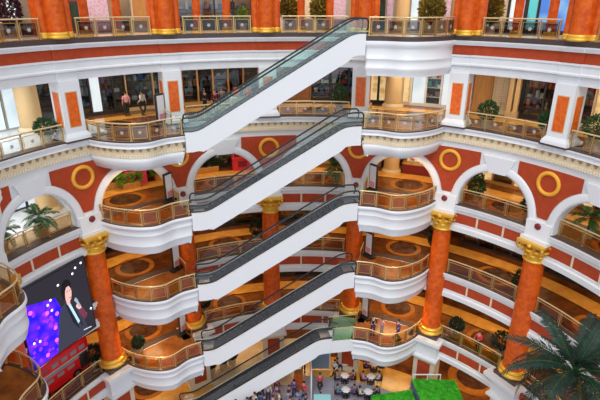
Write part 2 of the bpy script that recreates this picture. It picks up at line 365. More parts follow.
for b in range(-2, 7):                                    # red spandrels with gold rings over each column
    mb = MB(); ss = [-2.0 + 4.0 * i / 40 for i in range(41)]
    def zb(s):
        d = W / 2 - abs(s); a = ARC_A + 0.55
        return max(-11.75, ARC_Z + math.sqrt(max(a * a - d * d, 0)) if d < a else -11.75)
    ss = sorted(set(ss + [-0.425, 0.425, -.46, .46]))
    for rr in (-0.14,):
        mb.quadgrid([[P(b + s / W, rr, -8.68) for s in ss], [P(b + s / W, rr, zb(s)) for s in ss]], 0, sm=False)
    top = [P(b + s / W, -0.14, -8.68) for s in ss]; bot = [P(b + s / W, -0.14, zb(s)) for s in ss]
    rim = top + bot[::-1]; out = [p + (P(b, 0.1) - P(b, 0)) for p in rim]
    mb.quadgrid([rim, out], 0, closed=True, sm=False)
    mb.build('spandrel_panel', M['red'], wall, recalc=False)
    mb = MB(); n = P(b, -1) - P(b, 0); u = Vector((n.y, -n.x, 0)); c = P(b, -0.16, -9.55)
    rows = []
    for q in range(41):
        th = 2 * PI * q / 40; d = u * math.cos(th) + Vector((0, 0, math.sin(th)))
        rows.append([c + d * a + n * h for a, h in ((0.50, -0.05), (0.53, 0.06), (0.62, 0.10), (0.72, 0.06), (0.76, -0.05))])
    mb.quadgrid(rows, 0, closed=True); o = mb.build('ring_medallion', M['goldp'], wall); o['label'] = 'gold ring medallion'
    # pier foot between the arch and the capital, with its small red boss
    mb = MB(); a = ang(b); c = P(b, -0.15)
    mb.frus(c, 1.50, 0.50, 1.62, 0.36, -12.98, -11.95, a); mb.box(c + Vector((0, 0, -13.07)), 1.75, 0.85, 0.2, a)
    pf = mb.build('pier_foot', M['white2'], wall)
    mb = MB(); c = P(b, -0.38, -12.2)
    rows = [[c + (u * math.cos(2 * PI * q / 16) + Vector((0, 0, math.sin(2 * PI * q / 16)))) * a_ + n * h for q in range(16)] for a_, h in ((0.20, -0.05), (0.20, 0.03), (0.10, 0.06), (0.01, 0.06))]
    mb.quadgrid(rows, 0, closed=True); mb.build('boss', M['dred'], wall)

# ------------------------------------------------------------------ balconies
OUT = [(3.11, -0.13), (3.11, -1.7), (3.11, -3.45), (3.125, -3.5), (3.20, -3.47), (3.32, -3.39), (3.42, -3.45), (3.5, -3.54), (3.58, -3.53), (3.66, -3.34), (3.74, -2.95), (3.81, -2.35), (3.86, -1.7), (3.89, -1.0), (3.90, -0.4), (3.90, -0.13)]
def outline(side):
    if side == 'R': return OUT
    if side == 'L': return [(4 - t, r) for t, r in OUT]
    return [(t - 5, r) for t, r in OUT]
def outline_path(side, z, i0=0):
    o = outline(side)
    head = [P(t, r, 0) for t, r in o[:4]]; tail = [P(t, r, 0) for t, r in catmull(o[3:], 4)]
    pts = head[i0:3] + tail
    ref = P(sum(t for t, r in o) / len(o), -1.2)
    return [(p + Vector((0, 0, z)), n) for p, n in with_normals(pts, ref)]
RAILS = []
def balcony(side, k):
    z = Z[k]; where = {'R': 'right-hand', 'L': 'left-hand', 'N': 'nearest left-edge'}[side]
    o = outline(side); c = P(sum(t for t, r in o) / len(o), -1.2, z - 1.9)
    root = empty('balcony', c, 'white curved %s balcony of the %s' % (where, LEV[k]), 'balcony', 'white curved balconies')
    path = outline_path(side, 0)
    inner = [p for p, n in path]
    cen = P(sum(t for t, r in o) / len(o), -0.8)
    def loft(rings, m, name, lid=True, mats=None):
        mb = MB(); rows = [[p + n * off + Vector((0, 0, zz)) for p, n in path] for off, zz in rings]
        mb.quadgrid(rows, 0, sm=True)
        return mb
    if k == 'B':
        mb = MB(); pts = [(p, n) for p, n in path]
        rows = [(0.10, z), (0.12, z - 0.12), (0.06, z - 0.16), (0.06, z - 0.30), (0.10, z - 0.33), (0.10, z - 0.37), (-0.10, z - 0.38), (-0.14, z - 1.0), (-0.05, z - 1.02), (-0.10, z - 1.25), (-0.30, z - 1.75), (-0.45, z - 1.78)]
    elif k == 'A':
        rows = [(0.10, z - .22), (0.14, z - 0.34), (0.14, z - 0.46), (0.02, z - 0.60), (0.0, z - 0.66), (0.0, z - 1.18), (0.04, z - 1.20), (0.04, z - 1.28), (0.0, z - 1.32), (0.0, z - 1.66), (0.08, z - 1.72), (0.08, z - 1.82), (-0.05, z - 2.02), (-0.08, z - 2.25)]
    else:
        rows = [(0.06, z + 0.02), (0.13, z - 0.02), (0.14, z - 0.14), (0.09, z - 0.22), (0.02, z - 0.27), (0.0, z - 0.60), (0.014, z - 0.615), (0.014, z - 0.655), (0.0, z - 0.67), (-0.02, z - 1.30), (0.005, z - 1.33), (-0.01, z - 1.39), (-0.05, z - 1.44), (-0.13, z - 1.80), (-0.20, z - 1.94)]
    mb = loft(rows, None, None)
    ring_b = [p + n * rows[-1][0] + Vector((0, 0, rows[-1][1])) for p, n in path]
    mb.poly(ring_b)
    mb.build('balcony_body', M['white2'], root)
    mb = MB(); mb.poly([p + n * 0.08 + Vector((0, 0, z + (0.03 if k not in 'A' else 0.0))) for p, n in path]); mb.build('balcony_floor', M['cmarb'] if k == 'A' else M['marb2'], root)
    if k == 'B':
        mb = MB(); cp = path[3:]
        rr = [[p + n * off + Vector((0, 0, zz)) for p, n in path] for off, zz in ((-0.085, z - 0.385), (-0.13, z - 0.99))]
        mb.quadgrid(rr, 0)
        for p, n in along(cp, 0.17): mb.box(p + n * -0.10 + Vector((0, 0, z - 0.86)), 0.09, 0.10, 0.20, math.atan2(n.y, n.x) + PI / 2, 1)
        for p, n in along(cp, 0.46): mb.frus(p + n * -0.05 + Vector((0, 0, z)), 0.07, 0.09, 0.20, 0.16, -0.58, -0.42, math.atan2(n.y, n.x) + PI / 2, 2)
        mb.build('cornice', [M['corn'], M['cream2'], M['brk']], root)
    # dark kerb the railing stands on
    mb = MB(); mb.sweep([(p, n) for p, n in path[2:]], [(0.06, z - .02), (0.06, z + 0.07), (-0.16, z + 0.07), (-0.16, z - .02)] if k != 'A' else [(0.10, z - .22), (0.10, z + 0.04), (-0.16, z + 0.04), (-0.16, z - .22)]); mb.build('kerb', M['kerb'], root)
    mb = MB(); mb.poly([p + n * -0.05 + Vector((0, 0, z + .04)) for p, n in path]); 
    return root
for side, ks in (('R', 'ABCDE'), ('L', 'BCDE'), ('N', 'BCD')):
    for k in ks: balcony(side, k)

# ------------------------------------------------------------------ railings
def railing(path, z, label, glassm, step=1.55, h=1.02, start=0.05, end=0.05, frame=True, emblem=True, grp='brass and glass railings', rail2=False):
    mid = path[len(path) // 2][0]
    root = empty('railing', (mid.x, mid.y, z), label, 'railing', grp)
    lift = lambda p, d: Vector((p.x, p.y, z + d))
    posts = along(path, step, start, end)
    dense = along(path, 0.35, 0, 0)
    mb = MB(); mb.tube([lift(p, h) for p, n in dense], 0.045, 6); mb.build('handrail', M['brassl'], root)
    if rail2:
        mb = MB(); mb.tube([lift(p, h - 0.17) for p, n in dense], 0.022, 5); mb.build('lower_rail', M['brassl'], root)
    for p, n in posts:
        mb = MB(); a = math.atan2(n.y, n.x) + PI / 2
        mb.box(lift(p, h / 2), 0.07, 0.06, h, a); mb.box(lift(p, 0.03), 0.13, 0.12, 0.06, a); mb.build('post', M['brass'], root)
    for i in range(len(posts) - 1):
        (a, na), (b, nb) = posts[i], posts[i + 1]; d = b - a; L = d.length
        if L < 0.3: continue
        d.normalize(); rz = math.atan2(d.y, d.x); c = (a + b) / 2; w = L - 0.12
        mb = MB(); mb.box(lift(c, 0.50), w, 0.012, 0.76, rz); g = mb.build('glass_panel', glassm, root)
        if frame:
            mb = MB()
            for zz in (0.15, 0.84): mb.box(lift(c, zz), w - 0.05, 0.025, 0.028, rz)
            for sgn in (-1, 1): mb.box(lift(c + d * sgn * (w / 2 - 0.05), 0.495), 0.028, 0.025, 0.70, rz)
            mb.build('panel_frame', M['brass'], root)
        if emblem:
            nn = (na + nb).normalized(); mb = MB(); cc = lift(c, 0.50) + nn * 0.015
            def fl_(a0): return 0.095 + 0.03 * math.cos(6 * a0)
            mb.extrude([cc + d * fl_(2 * PI * q / 24) * math.cos(2 * PI * q / 24) + Vector((0, 0, fl_(2 * PI * q / 24) * math.sin(2 * PI * q / 24))) for q in range(24)], nn * 0.012)
            mb.build('emblem', M['silver'], g)
    return root
GL = dict(A=M['sglass'], B=M['glass'], C=M['aglass'], D=M['aglass'], E=M['aglass'])
for k, m0, rr in (('A', 0.155, -0.14), ('B', 0.115, -0.16), ('C', 0.15, 0.22), ('D', 0.11, -0.06), ('E', 0.14, -0.06)):
    for b in range(-2, 6):
        if b in (0, 3) and not (k == 'A' and b == 0): continue
        if (b == -2 and k in 'BCD') or (b, k) in ((-1, 'D'), (-2, 'A')): continue
        railing(arc(b + m0, b + 1 - m0, rr, 14), Z[k] + (0.03 if k != 'A' else 0.03), 'brass-framed glass railing on the %s %s' % (LEV[k], BAY[b]), GL[k], step={'A': 1.12, 'B': 1.2, 'C': 1.45, 'D': 1.5, 'E': 1.5}[k], emblem=k in 'AB', rail2=k in 'DC')
for side, ks in (('R', 'ABCDE'), ('L', 'BCDE'), ('N', 'BCD')):
    w = {'R': 'right', 'L': 'left', 'N': 'nearest left-edge'}[side]
    for k in ks:
        pth = [(p - n * 0.05, n) for p, n in outline_path(side, 0, 2)][1:-1]
        railing(pth, Z[k] + 0.06, 'curved brass railing around the %s balcony of the %s' % (w, LEV[k]), GL[k] if k != 'A' else M['sglass'], step=1.05, emblem=k in 'AB', grp='curved balcony railings')
        if side != 'N':
            pr = [(p, n) for p, n in with_normals([P(outline(side)[0][0] + (0.012 if side == 'R' else -0.012), r) for r in (-1.7, -1.2, -0.7, -0.3)], P(3.5 if side == 'R' else .5, -1))]
            railing(pr, Z[k] + 0.05, 'short brass side railing of the %s balcony, %s' % (w, LEV[k]), GL[k], step=1.3, emblem=False, grp='short side railings of the balconies')

# ------------------------------------------------------------------ columns, pillars
def column(b, label):
    root = empty('column', P(b, 0, Z['E']), label, 'column', 'tall orange marble columns'); root['kind'] = 'thing'
    c = P(b, 0); zb = Z['E']; a = ang(b)
    mb = MB(); mb.box(c + Vector((0, 0, zb + 0.13)), 1.66, 1.66, 0.34, a); mb.build('plinth', M['kerb'], root)
    mb = MB(); mb.lathe([(0.88, zb + 0.30), (0.93, zb + 0.36), (0.93, zb + 0.44), (0.87, zb + 0.50), (0.80, zb + 0.53), (0.80, zb + 0.60), (0.85, zb + 0.64), (0.86, zb + 0.70), (0.82, zb + 0.77), (0.70, zb + 0.82)], c, 32); mb.build('base', M['gold'], root)
    zt = -14.47
    mb = MB(); mb.lathe([(0.69, zb + 0.80), (0.675, zb + 1.5), (0.66, zb + 4), (0.625, zt - 1.5), (0.61, zt)], c, 32); mb.build('shaft', M['orange'], root)
    # Corinthian capital
    mb = MB(); mb.lathe([(0.61, zt - 0.03), (0.70, zt), (0.72, zt + 0.06), (0.66, zt + 0.12), (0.60, zt + 0.16), (0.62, zt + 0.6), (0.72, zt + 0.95), (0.86, zt + 1.12)], c, 24)
    def leaf(th, z0, h, w, r0, out):
        rows = []; d = Vector((math.cos(th), math.sin(th), 0)); u = Vector((-d.y, d.x, 0))
        for i in range(6):
            s = i / 5; ww = w * (1 - 0.35 * s) * (1 + 0.18 * math.sin(s * 9)); rad = r0 + 0.05 + out * s ** 2.2; zz = z0 + h * math.sin(min(s * 1.9, 1.75)) / math.sin(1.57) - (0.10 if s > 0.95 else 0)
            rows.append([c + d * (rad - 0.06 * abs(j) * (1 if abs(j) == 1 else 0.3)) + u * ww * j * 0.5 + Vector((0, 0, zz)) for j in (-1, -0.5, 0, 0.5, 1)])
        mb.quadgrid(rows)
    for q in range(10): leaf(2 * PI * q / 10 + a, zt + 0.12, 0.46, 0.40, 0.60, 0.20)
    for q in range(10): leaf(2 * PI * (q + .5) / 10 + a, zt + 0.35, 0.55, 0.40, 0.62, 0.30)
    for q in range(4):                                      # corner volutes
        th = a + PI / 4 + q * PI / 2; d = Vector((math.cos(th), math.sin(th), 0)); pts = []
        for i in range(16):
            f = i / 15; an = -0.4 + f * 7.0; rad = 0.26 * (1 - f * 0.8)
            pts.append(c + d * (0.98 + rad * math.sin(an)) + Vector((0, 0, zt + 0.92 + rad * math.cos(an))))
        mb.tube([c + d * 0.66 + Vector((0, 0, zt + 0.5))] + pts, 0.075, 6)
    for q in range(4):
        th = a + q * PI / 2; d = Vector((math.cos(th), math.sin(th), 0)); mb.lathe([(0.02, 1.0), (0.13, 1.03), (0.15, 1.12), (0.10, 1.22), (0.02, 1.26)], c + d * 0.84 + Vector((0, 0, zt)), 8)
    ab = []
    for q in range(4):
        th = a + PI / 4 + q * PI / 2
        ab += [c + Vector((math.cos(th - .07), math.sin(th - .07), 0)) * 1.22, c + Vector((math.cos(th + .07), math.sin(th + .07), 0)) * 1.22]
        for f in (0.25, 0.5, 0.75): 
            t2 = th + f * PI / 2; ab.append(c + Vector((math.cos(t2), math.sin(t2), 0)) * (0.87 if f == .5 else 0.95))
    mb.prism(ab, zt + 1.14, zt + 1.30)
    o = mb.build('capital', M['gold'], root)
    # white pedestal block in the edge of the lowest gallery
    mb = MB(); mb.box(P(b, -0.42, zb - 0.10), 2.5, 1.75, 0.26, a); mb.box(P(b, -0.30, zb - 0.42), 2.1, 1.3, 0.28, a); mb.box(P(b, -0.20, zb - 1.2), 1.8, 1.1, 1.4, a)
    mb.box(P(b, -0.32, zb - 1.86), 2.1, 1.3, 0.16, a); mb.build('pedestal', M['white2'], root)
CN = {-2: 'orange marble column hidden at the far left edge', -1: 'orange marble column left of the video screen', 0: 'orange marble column right of the video screen', 1: 'orange marble column behind the right end of the left balconies', 2: 'orange marble column seen between the crossing escalators',
      3: 'orange marble column behind the upper ends of the escalators', 4: 'orange marble column right of the right-hand balconies', 5: 'orange marble column beside the big palm'}
for b in range(-1, 6): column(b, CN[b])

def pillar(b, label):                                     # white pillars of the second floor
    z = Z['B']; a = ang(b); c = P(b, 0.2)
    root = empty('pillar', P(b, 0.2, z), label, 'pillar', 'white pillars with orange insets'); root['kind'] = 'thing'
    mb = MB(); mb.frus(c, 1.62, 1.5, 1.62, 1.5, z, z + 0.10, a); mb.build('plinth', M['kerb'], root)
    mb = MB(); mb.frus(c, 1.56, 1.42, 1.5, 1.36, z + 0.10, z + 0.28, a); mb.frus(c, 1.5, 1.36, 1.22, 1.1, z + 0.28, z + 0.5, a); mb.frus(c, 1.18, 1.06, 1.18, 1.06, z + 0.45, -3.9, a); mb.build('shaft', M['white2'], root)
    for dx, dy, w, dd, nm in ((0, -0.53, 0.62, 0.03, 'x'), (0.59, 0, 0.03, 0.55, 'y'), (-0.59, 0, 0.03, 0.55, 'y')):
        m = Matrix.Rotation(a, 3, 'Z'); zc = (z + 0.85 - 4.55) / 2; hh = -4.55 - z - 0.85
        mb = MB(); mb.box(c + m @ Vector((dx, dy, zc)), w + (0.09 if nm == 'x' else 0.0), dd + (0.09 if nm == 'y' else 0), hh + 0.10, a); fr = mb.build('inset_frame', M['tan'], root)
        mb = MB(); mb.box(c + m @ Vector((dx * 1.02, dy * 1.02, zc)), w, dd, hh, a); mb.build('inset', M['orange2'], fr)
PN = {-1: 'at the far left edge', 0: 'above the column right of the video screen', 1: 'right of the left balcony', 2: 'half hidden by the topmost escalator', 3: 'at the left end of the right balcony', 4: 'at the right end of the right balcony', 5: 'second from the right balcony, near the right edge'}
for b in range(-1, 6): pillar(b, 'white pillar with orange inset, ' + PN[b])
GP = {-1: 'under the video screen\'s left side', 0: 'under the column beside the video screen', 1: 'under the right end of the left balconies', 2: 'under the middle of the escalators', 3: 'under the left end of the lowest right balcony', 4: 'beside the turf platform, under the right balconies', 5: 'under the column by the palm', 6: 'at the far right edge'}
for b in range(-1, 7):                                    # ground floor piers
    z = Z['G']; a = ang(b); c = P(b, 0.0); m = Matrix.Rotation(a, 3, 'Z')
    root = empty('pier', P(b, 0, z), 'white ground floor pier with terracotta panel, ' + GP[b], 'pier', 'ground floor piers'); root['kind'] = 'thing'
    mb = MB(); mb.box(c + Vector((0, 0, z + 1.87)), 1.7, 1.2, 3.74, a); mb.box(c + Vector((0, 0, z + .15)), 1.85, 1.35, .3, a); mb.build('shaft', M['cream'], root)
    mb = MB(); mb.box(c + m @ Vector((0, -0.61, z + 1.9)), 1.0, 0.05, 2.6, a); mb.build('panel', M['red'], root)

def cluster(b, label):                                    # top floor clustered pilasters
    z = Z['A']; a = ang(b); c = P(b, 0.35); m = Matrix.Rotation(a, 3, 'Z')
    root = empty('pilaster', P(b, 0.35, z), label, 'pilaster', 'clustered orange pilasters of the top floor'); root['kind'] = 'thing'
    mb = MB(); mb.box(c + Vector((0, 0, z + 2.5)), 1.75, 0.8, 4.8, a); mb.build('back_shaft', M['orange'], root)
    for dx, dy, r in ((0, -0.38, 0.50), (-0.72, -0.26, 0.22), (0.72, -0.26, 0.22)):
        mb = MB(); mb.lathe([(r, z + 0.2), (r * 0.97, z + 4.8)], c + m @ Vector((dx, dy, 0)), 20); sh = mb.build('shaft', M['orange'], root)
        mb = MB(); mb.lathe([(r * 1.06, z + 0.02), (r * 1.25, z + 0.06), (r * 1.25, z + 0.14), (r * 1.1, z + 0.20), (r * 1.18, z + 0.26), (r * 1.1, z + 0.33), (r * 1.02, z + 0.36)], c + m @ Vector((dx, dy, 0)), 20); mb.build('base', M['gold'], sh)
for b in range(-1, 6): cluster(b, 'wide orange clustered pilaster on the top floor, %s' % {-1: 'beyond the left edge', 0: 'nearest the left edge', 1: 'second from the left edge', 2: 'left of the topmost escalator head', 3: 'at the head of the topmost escalator', 4: 'right of the right balcony', 5: 'nearest the right edge'}[b])
n = 0
for b in (-1, 0, 1, 2, 4, 5):
    for f, nm in ((0.36, 'left'), (0.64, 'right')):
        z = Z['A']; c = P(b + f, 1.5); 
        root = empty('slender_column', P(b + f, 1.5, z), 'slender orange column, %s of the pair, top floor, %s' % (nm, BAY[b]), 'column', 'slender orange columns of the top floor'); root['kind'] = 'thing'
        mb = MB(); mb.lathe([(0.26, z + .3), (0.25, z + 4.8)], c, 18); mb.build('shaft', M['orange'], root)
        mb = MB(); mb.lathe([(0.40, z), (0.40, z + .12), (0.32, z + .18), (0.36, z + .24), (0.34, z + .32), (0.27, z + .36)], c, 18); mb.build('base', M['gold'], root)

# ------------------------------------------------------------------ escalators
def escalator(lo, hi, xa, xb, label, gm):
    zl, zh = Z[lo], Z[hi]; rise = zh - zl; run = rise / math.tan(math.radians(30.5)); flat = (xb - xa - run) / 2
    root = empty('escalator', Q((xa + xb) / 2, 12.4, zl), label, 'escalator', 'white escalators crossing the void')
    y0, y1 = 11.72, 13.35
    def step(x):
        if x < xa + flat: return zl
        if x > xb - flat: return zh
        u = (x - xa - flat) / run; return zl + rise * u
    xs = [xa, xa + flat * 0.5, xa + flat * 0.8, xa + flat, xa + flat + 0.3] + [xa + flat + run * i / 10 for i in range(1, 10)] + [xb - flat - 0.3, xb - flat, xb - flat * 0.8, xb - flat * 0.5, xb]
    def sm(x): return (step(x - 0.35) + step(x) + step(x + 0.35)) / 3 if xa + .36 < x < xb - .36 else step(x)
    skew = lambda x, y: x + (0.44 * (y - y0) * (1 if x > xb - .01 else (-1 if x < xa + .01 else 0)))
    top = 0.16
    def body(y, yb, zo0, zo1, name, m, par=root):
        mb = MB(); rows = []
        for x in xs:
            z = sm(x); rows.append([Q(skew(x, y), y, z + zo0), Q(skew(x, yb), yb, z + zo0), Q(skew(x, yb), yb, z + zo1(x)), Q(skew(x, y), y, z + zo1(x))])
        mb.quadgrid(rows, 0, closed=True, sm=False); mb.poly(rows[0]); mb.poly(rows[-1]); return mb.build(name, m, par)
    def lowr(x): return -1.22 if (xa + flat < x < xb - flat) else -1.05
    body(y0, y0 + 0.14, top, lowr, 'truss_side', M['white2']); body(y1 - 0.14, y1, top, lowr, 'truss_side', M['white2'])
    body(y0 + 0.14, y1 - 0.14, -0.95, lowr, 'soffit', M['white2'])
    # steps
    mb = MB(); pts = []; x = xa; nst = int(run / 0.4)
    pts = [(xa - .2, zl)] + [(xa + flat, zl)]
    for i in range(nst):
        xx = xa + flat + run * i / nst; zz = zl + rise * (i + 1) / nst; pts += [(xx, zz), (xa + flat + run * (i + 1) / nst, zz)]
    pts.append((xb + .2, zh))
    mb.quadgrid([[Q(px, y, pz - 0.02) for px, pz in pts] for y in (y0 + 0.3, y1 - 0.3)], 0, sm=False); mb.build('steps', M['step'], root)
    for y in (y0 + 0.14, y1 - 0.34): body(y, y + 0.2, top + 0.03, lambda x: top - 0.06, 'deck', M['deckm'])
    for x in (xa + flat * .4, xb - flat * .4):
        mb = MB(); mb.box(Q(x, (y0 + y1) / 2, sm(x) + 0.005), 0.7, 0.98, 0.02, -AX); mb.build('comb_plate', M['steel'], root)
    for y, nm in ((y0 + 0.2, 'near'), (y1 - 0.2, 'far')):
        mb = MB(); rows = [[Q(skew(x, y), y, sm(x) + top), Q(skew(x, y), y, sm(x) + top + 0.80), Q(skew(x, y), y + .012, sm(x) + top + 0.80), Q(skew(x, y), y + .012, sm(x) + top)] for x in xs]
        mb.quadgrid(rows, 0, closed=True, sm=False); b_ = mb.build('balustrade', gm, root)
        hp = [Q(x, y, sm(x) + top + 0.86) for x in xs]
        e0 = [Q(xa - 0.18 * math.sin(a) , y, zl + top + 0.50 + 0.36 * math.cos(a)) for a in (2.6, 2.0, 1.57, 1.0, 0.5)]
        e1 = [Q(xb + 0.18 * math.sin(a), y, zh + top + 0.50 + 0.36 * math.cos(a)) for a in (0.5, 1.0, 1.57, 2.0, 2.6)]
        mb = MB(); mb.tube(e0 + hp + e1, 0.055, 6); mb.build('handrail', M['black'], root)
    return root
EN = dict(A='topmost', B='second', C='third', D='fourth', E='lowest')
for lo, hi in ('BA', 'CB', 'DC', 'ED'):
    escalator(lo, hi, -5.44, 5.44, {'B': 'topmost white escalator rising to the top floor, with clear green glass sides', 'C': 'second white escalator from the top, rising to the second floor from the top', 'D': 'third white escalator from the top, rising to the arched floor', 'E': 'fourth white escalator from the top, rising to the floor below the arches'}[lo], M['gglass'] if lo == 'B' else M['glass'])
escalator('G', 'E', -7.5, 3.95, 'lowest white escalator rising from the ground floor crowd', M['glass'])
# landing bridge of the lowest escalator with green glass sides
br = empty('landing_bridge', Q(4.85, 12.4, Z['E'] - 1.0), 'short white landing bridge between the lowest escalator and the right balcony', 'bridge')
mb = MB(); mb.prism([Q(3.97, 11.72, 0), Q(5.70, 11.72, 0), Q(6.35, 13.35, 0), Q(3.97, 13.35, 0)], Z['E'] - 1.05, Z['E']); mb.build('deck', M['white2'], br)
for y, x1 in ((11.78, 5.6), (13.28, 6.2)):
    gb = empty('glass_barrier', Q(4.8, y, Z['E']), 'green glass barrier on the %s side of the lowest landing bridge' % ('near' if y < 12 else 'far'), 'railing', 'glass barriers of the landing bridge')
    mb = MB(); mb.box(Q((4.0 + x1) / 2, y, Z['E'] + 0.55), x1 - 4.0, 0.02, 1.05, -AX); mb.build('glass_panel', M['grglass'], gb)
    mb = MB(); mb.box(Q((4.0 + x1) / 2, y, Z['E'] + 1.10), x1 - 4.0, 0.05, 0.05, -AX); mb.build('handrail', M['brassl'], gb)
    for x in (4.02, x1 - .02): mb = MB(); mb.box(Q(x, y, Z['E'] + 0.55), 0.05, 0.05, 1.1, -AX); mb.build('post', M['steel'], gb)
# ------------------------------------------------------------------ shopfronts at the back of the galleries
def wallbox(mb, t0, t1, r, z0, z1, th=0.08, mi=0, n=4):
    mb.sweep(arc(t0, t1, r, n), [(th / 2, z0), (th / 2, z1), (-th / 2, z1), (-th / 2, z0)], mi)
def shopfront(k, t0, t1, label, frame, panes, h=3.1, n=3, r=5.6, sign=None, goods=None, door=False, base=0.25):
    z = Z[k]; tm = (t0 + t1) / 2
    root = empty('shopfront', P(tm, r, z), label, 'shopfront', 'shopfronts at the back of the galleries')
    mb = MB(); wallbox(mb, t0, t1, r, z + 0.01, z + base, 0.2); wallbox(mb, t0, t1, r, z + h - 0.35, z + h, 0.22)
    for i in range(n + 1):
        t = t0 + (t1 - t0) * i / n; mb.box(P(t, r, z + h / 2), 0.12, 0.16, h, ang(t))
    mb.build('frame', frame, root)
    dt = (t1 - t0) / n; e = 0.07 / W
    for i in range(n):
        mb = MB(); wallbox(mb, t0 + dt * i + e, t0 + dt * (i + 1) - e, r, z + base, z + h - 0.35, 0.03, n=2); mb.build('pane', panes[i % len(panes)], root)
    if sign: mb = MB(); wallbox(mb, t0 + .02, t1 - .02, r - 0.14, z + h - 0.32, z + h - 0.03, 0.05); mb.build('sign_board', sign, root)
    if goods:
        mb = MB(); mats = list(goods)
        for lv in range(3):
            zz = z + base + 0.45 + lv * 0.7
            wallbox(mb, t0 + .02, t1 - .02, r + 0.35, zz, zz + 0.04, 0.5, 0)
            t = t0 + 0.04
            while t < t1 - 0.04:
                w_ = random.uniform(0.15, 0.4); hh = random.uniform(0.15, 0.55)
                mb.box(P(t, r + 0.3, zz + hh / 2 + 0.04), w_, 0.25, hh, ang(t), random.randrange(1, len(mats))); t += (w_ + random.uniform(0.05, 0.25)) / (W * 1.33)
        mb.build('display_shelf', mats, root)
    return root
m = M
G1 = [m['dark'], CL['white'], CL['blue'], CL['grey'], CL['teal'], CL['black']]
G2 = [m['wood'], CL['tan'], CL['red'], CL['cream'], CL['maroon'], m['orange2']]
G3 = [m['white2'], CL['white'], CL['cream'], CL['pink'], CL['teal'], CL['grey']]
# top floor
sf = shopfront
sf('A', -1.4, -0.05, 'daylit window wall behind the top floor railing at the left edge', m['beige'], [m['wglass'], m['ewhite'], m['wglass']], n=5, r=5.2, goods=G1)
sf('A', 0.0, 0.26, 'blue white window wall with dark frame left of the maroon cabinet', m['dark'], [m['ewhite'], m['wglass']], n=3, r=5.2)
cab = empty('cabinet', P(0.49, 4.9, Z['A']), 'tall maroon framed cabinet with dark green mirror on the top floor', 'cabinet')
mb = MB(); mb.box(P(0.49, 4.9, Z['A'] + 1.0), 1.0, 0.4, 2.0, ang(.49)); mb.build('body', m['dred'], cab)
mb = MB(); mb.box(P(0.46, 4.68, Z['A'] + 1.05), 0.52, 0.03, 1.7, ang(.46)); mb.build('mirror', m['palm'], cab)
def poster(k, t, r, w_, h, z0, face, label, frame=None):
    root = empty('poster', P(t, r, Z[k] + z0), label, 'poster', 'lit posters on the gallery walls'); a = ang(t)
    mb = MB(); mb.box(P(t, r, Z[k] + z0 + h / 2), w_ + .1, 0.08, h + .1, a); mb.build('frame', frame or m['steel'], root)
    mb = MB(); mb.box(P(t, r - 0.05, Z[k] + z0 + h / 2), w_, 0.02, h, a); mb.build('face', face, root)
poster('A', 0.66, 5.2, 1.3, 2.5, 0.1, m['epink'], 'tall pink lit poster right of the maroon cabinet, top floor')
poster('A', 2.71, 5.2, 0.9, 2.5, 0.1, m['epink'], 'pink and blue lit poster left of the topmost escalator head, top floor')
poster('A', 3.15, 5.2, 0.45, 2.5, 0.1, m['epink'], 'narrow pink lit poster on the top floor beside the dark mirror')
poster('A', 3.07, 4.9, 0.6, 2.1, 0.0, m['palm'], 'dark framed mirror on the top floor right of the escalator head', m['dark'])
poster('A', 3.36, 5.2, 0.5, 2.5, 0.1, m['ewhite'], 'narrow white lit window panel on the top floor above the right balcony')
poster('A', 3.64, 5.2, 0.3, 2.5, 0.1, m['epink'], 'slim pink lit strip at the right end of the top balcony wall')
poster('A', 0.80, 5.6, 0.5, 2.6, 0.1, m['lwood'], 'tan wall panel beside the pink poster on the top floor', m['beige'])
sf('A', 0.93, 1.28, 'tan fronted shop with dark doorway behind the second pilaster, top floor', m['beige'], [m['lwood'], m['dark']], n=2, r=5.4)
sf('A', 1.29, 1.93, 'dark fashion shop with bluish glass on the top floor', m['dark'], [m['wglass']], n=4, goods=G1, sign=m['dark'], r=5.2)
sf('A', 2.02, 2.62, 'cream fronted shop behind two golden trees on the top floor', m['beige'], [m['tan'], m['epink'], m['beige']], n=4, r=5.4)
sf('A', 3.42, 3.98, 'beige fronted shop behind the tree on the right balcony, top floor', m['beige'], [m['beige'], m['tan'], m['ewhite']], n=3, r=5.4)
sf('A', 3.99, 4.24, 'grey and beige shop wall on the top floor right of the right balcony', m['dark'], [m['beige'], m['ewhite']], n=2, r=5.2)
sf('A', 4.25, 4.42, 'teal and blue lit screens on the top floor near the right edge', m['dark'], [m['eteal'], m['eblue']], n=2, r=5.2)
sf('A', 4.43, 5.4, 'blue glass shop window on the top floor at the right edge', m['dark'], [m['eblue'], m['ewhite'], m['wglass']], n=5, r=5.2, goods=G1)
# second floor
sf('B', -0.75, 0.28, 'bright white glass shopfront behind the tan column on the second floor', m['steel'], [m['ewhite'], m['wglass'], m['ewhite']], n=5, base=0.1)
sf('B', 0.42, 0.80, 'dark shop with pale blue panels behind the left balcony, second floor', m['dark'], [m['wglass'], m['ewhite'], m['wglass'], m['wglass']], n=4, goods=G1, sign=m['dark'])
sf('B', 0.81, 1.27, 'dark shop with cream door post behind the two standing people', m['tan'], [m['wglass']], n=2, goods=G1, sign=m['dark'])
sf('B', 1.29, 1.98, 'dark shop with golden frames on the second floor left of the escalators', m['lwood'], [m['wglass'], m['sglass']], n=5, sign=m['dark'], goods=[m['dark'], CL['black'], CL['grey'], m['wood']])
sf('B', 2.02, 2.46, 'plain brown wood shop wall under the topmost escalator', m['wood'], [m['wood']], n=2)
sf('B', 2.47, 2.98, 'colourful gift shop with blue and orange shelves under the topmost escalator', m['dark'], [m['wglass']], n=3, goods=[m['dark'], CL['blue'], m['orange2'], CL['red'], CL['teal'], CL['cream']])
sf('B', 3.0, 3.17, 'cream shopfront with dark crossed bars behind the right balcony, second floor', m['dark'], [m['ewarm']], n=2)
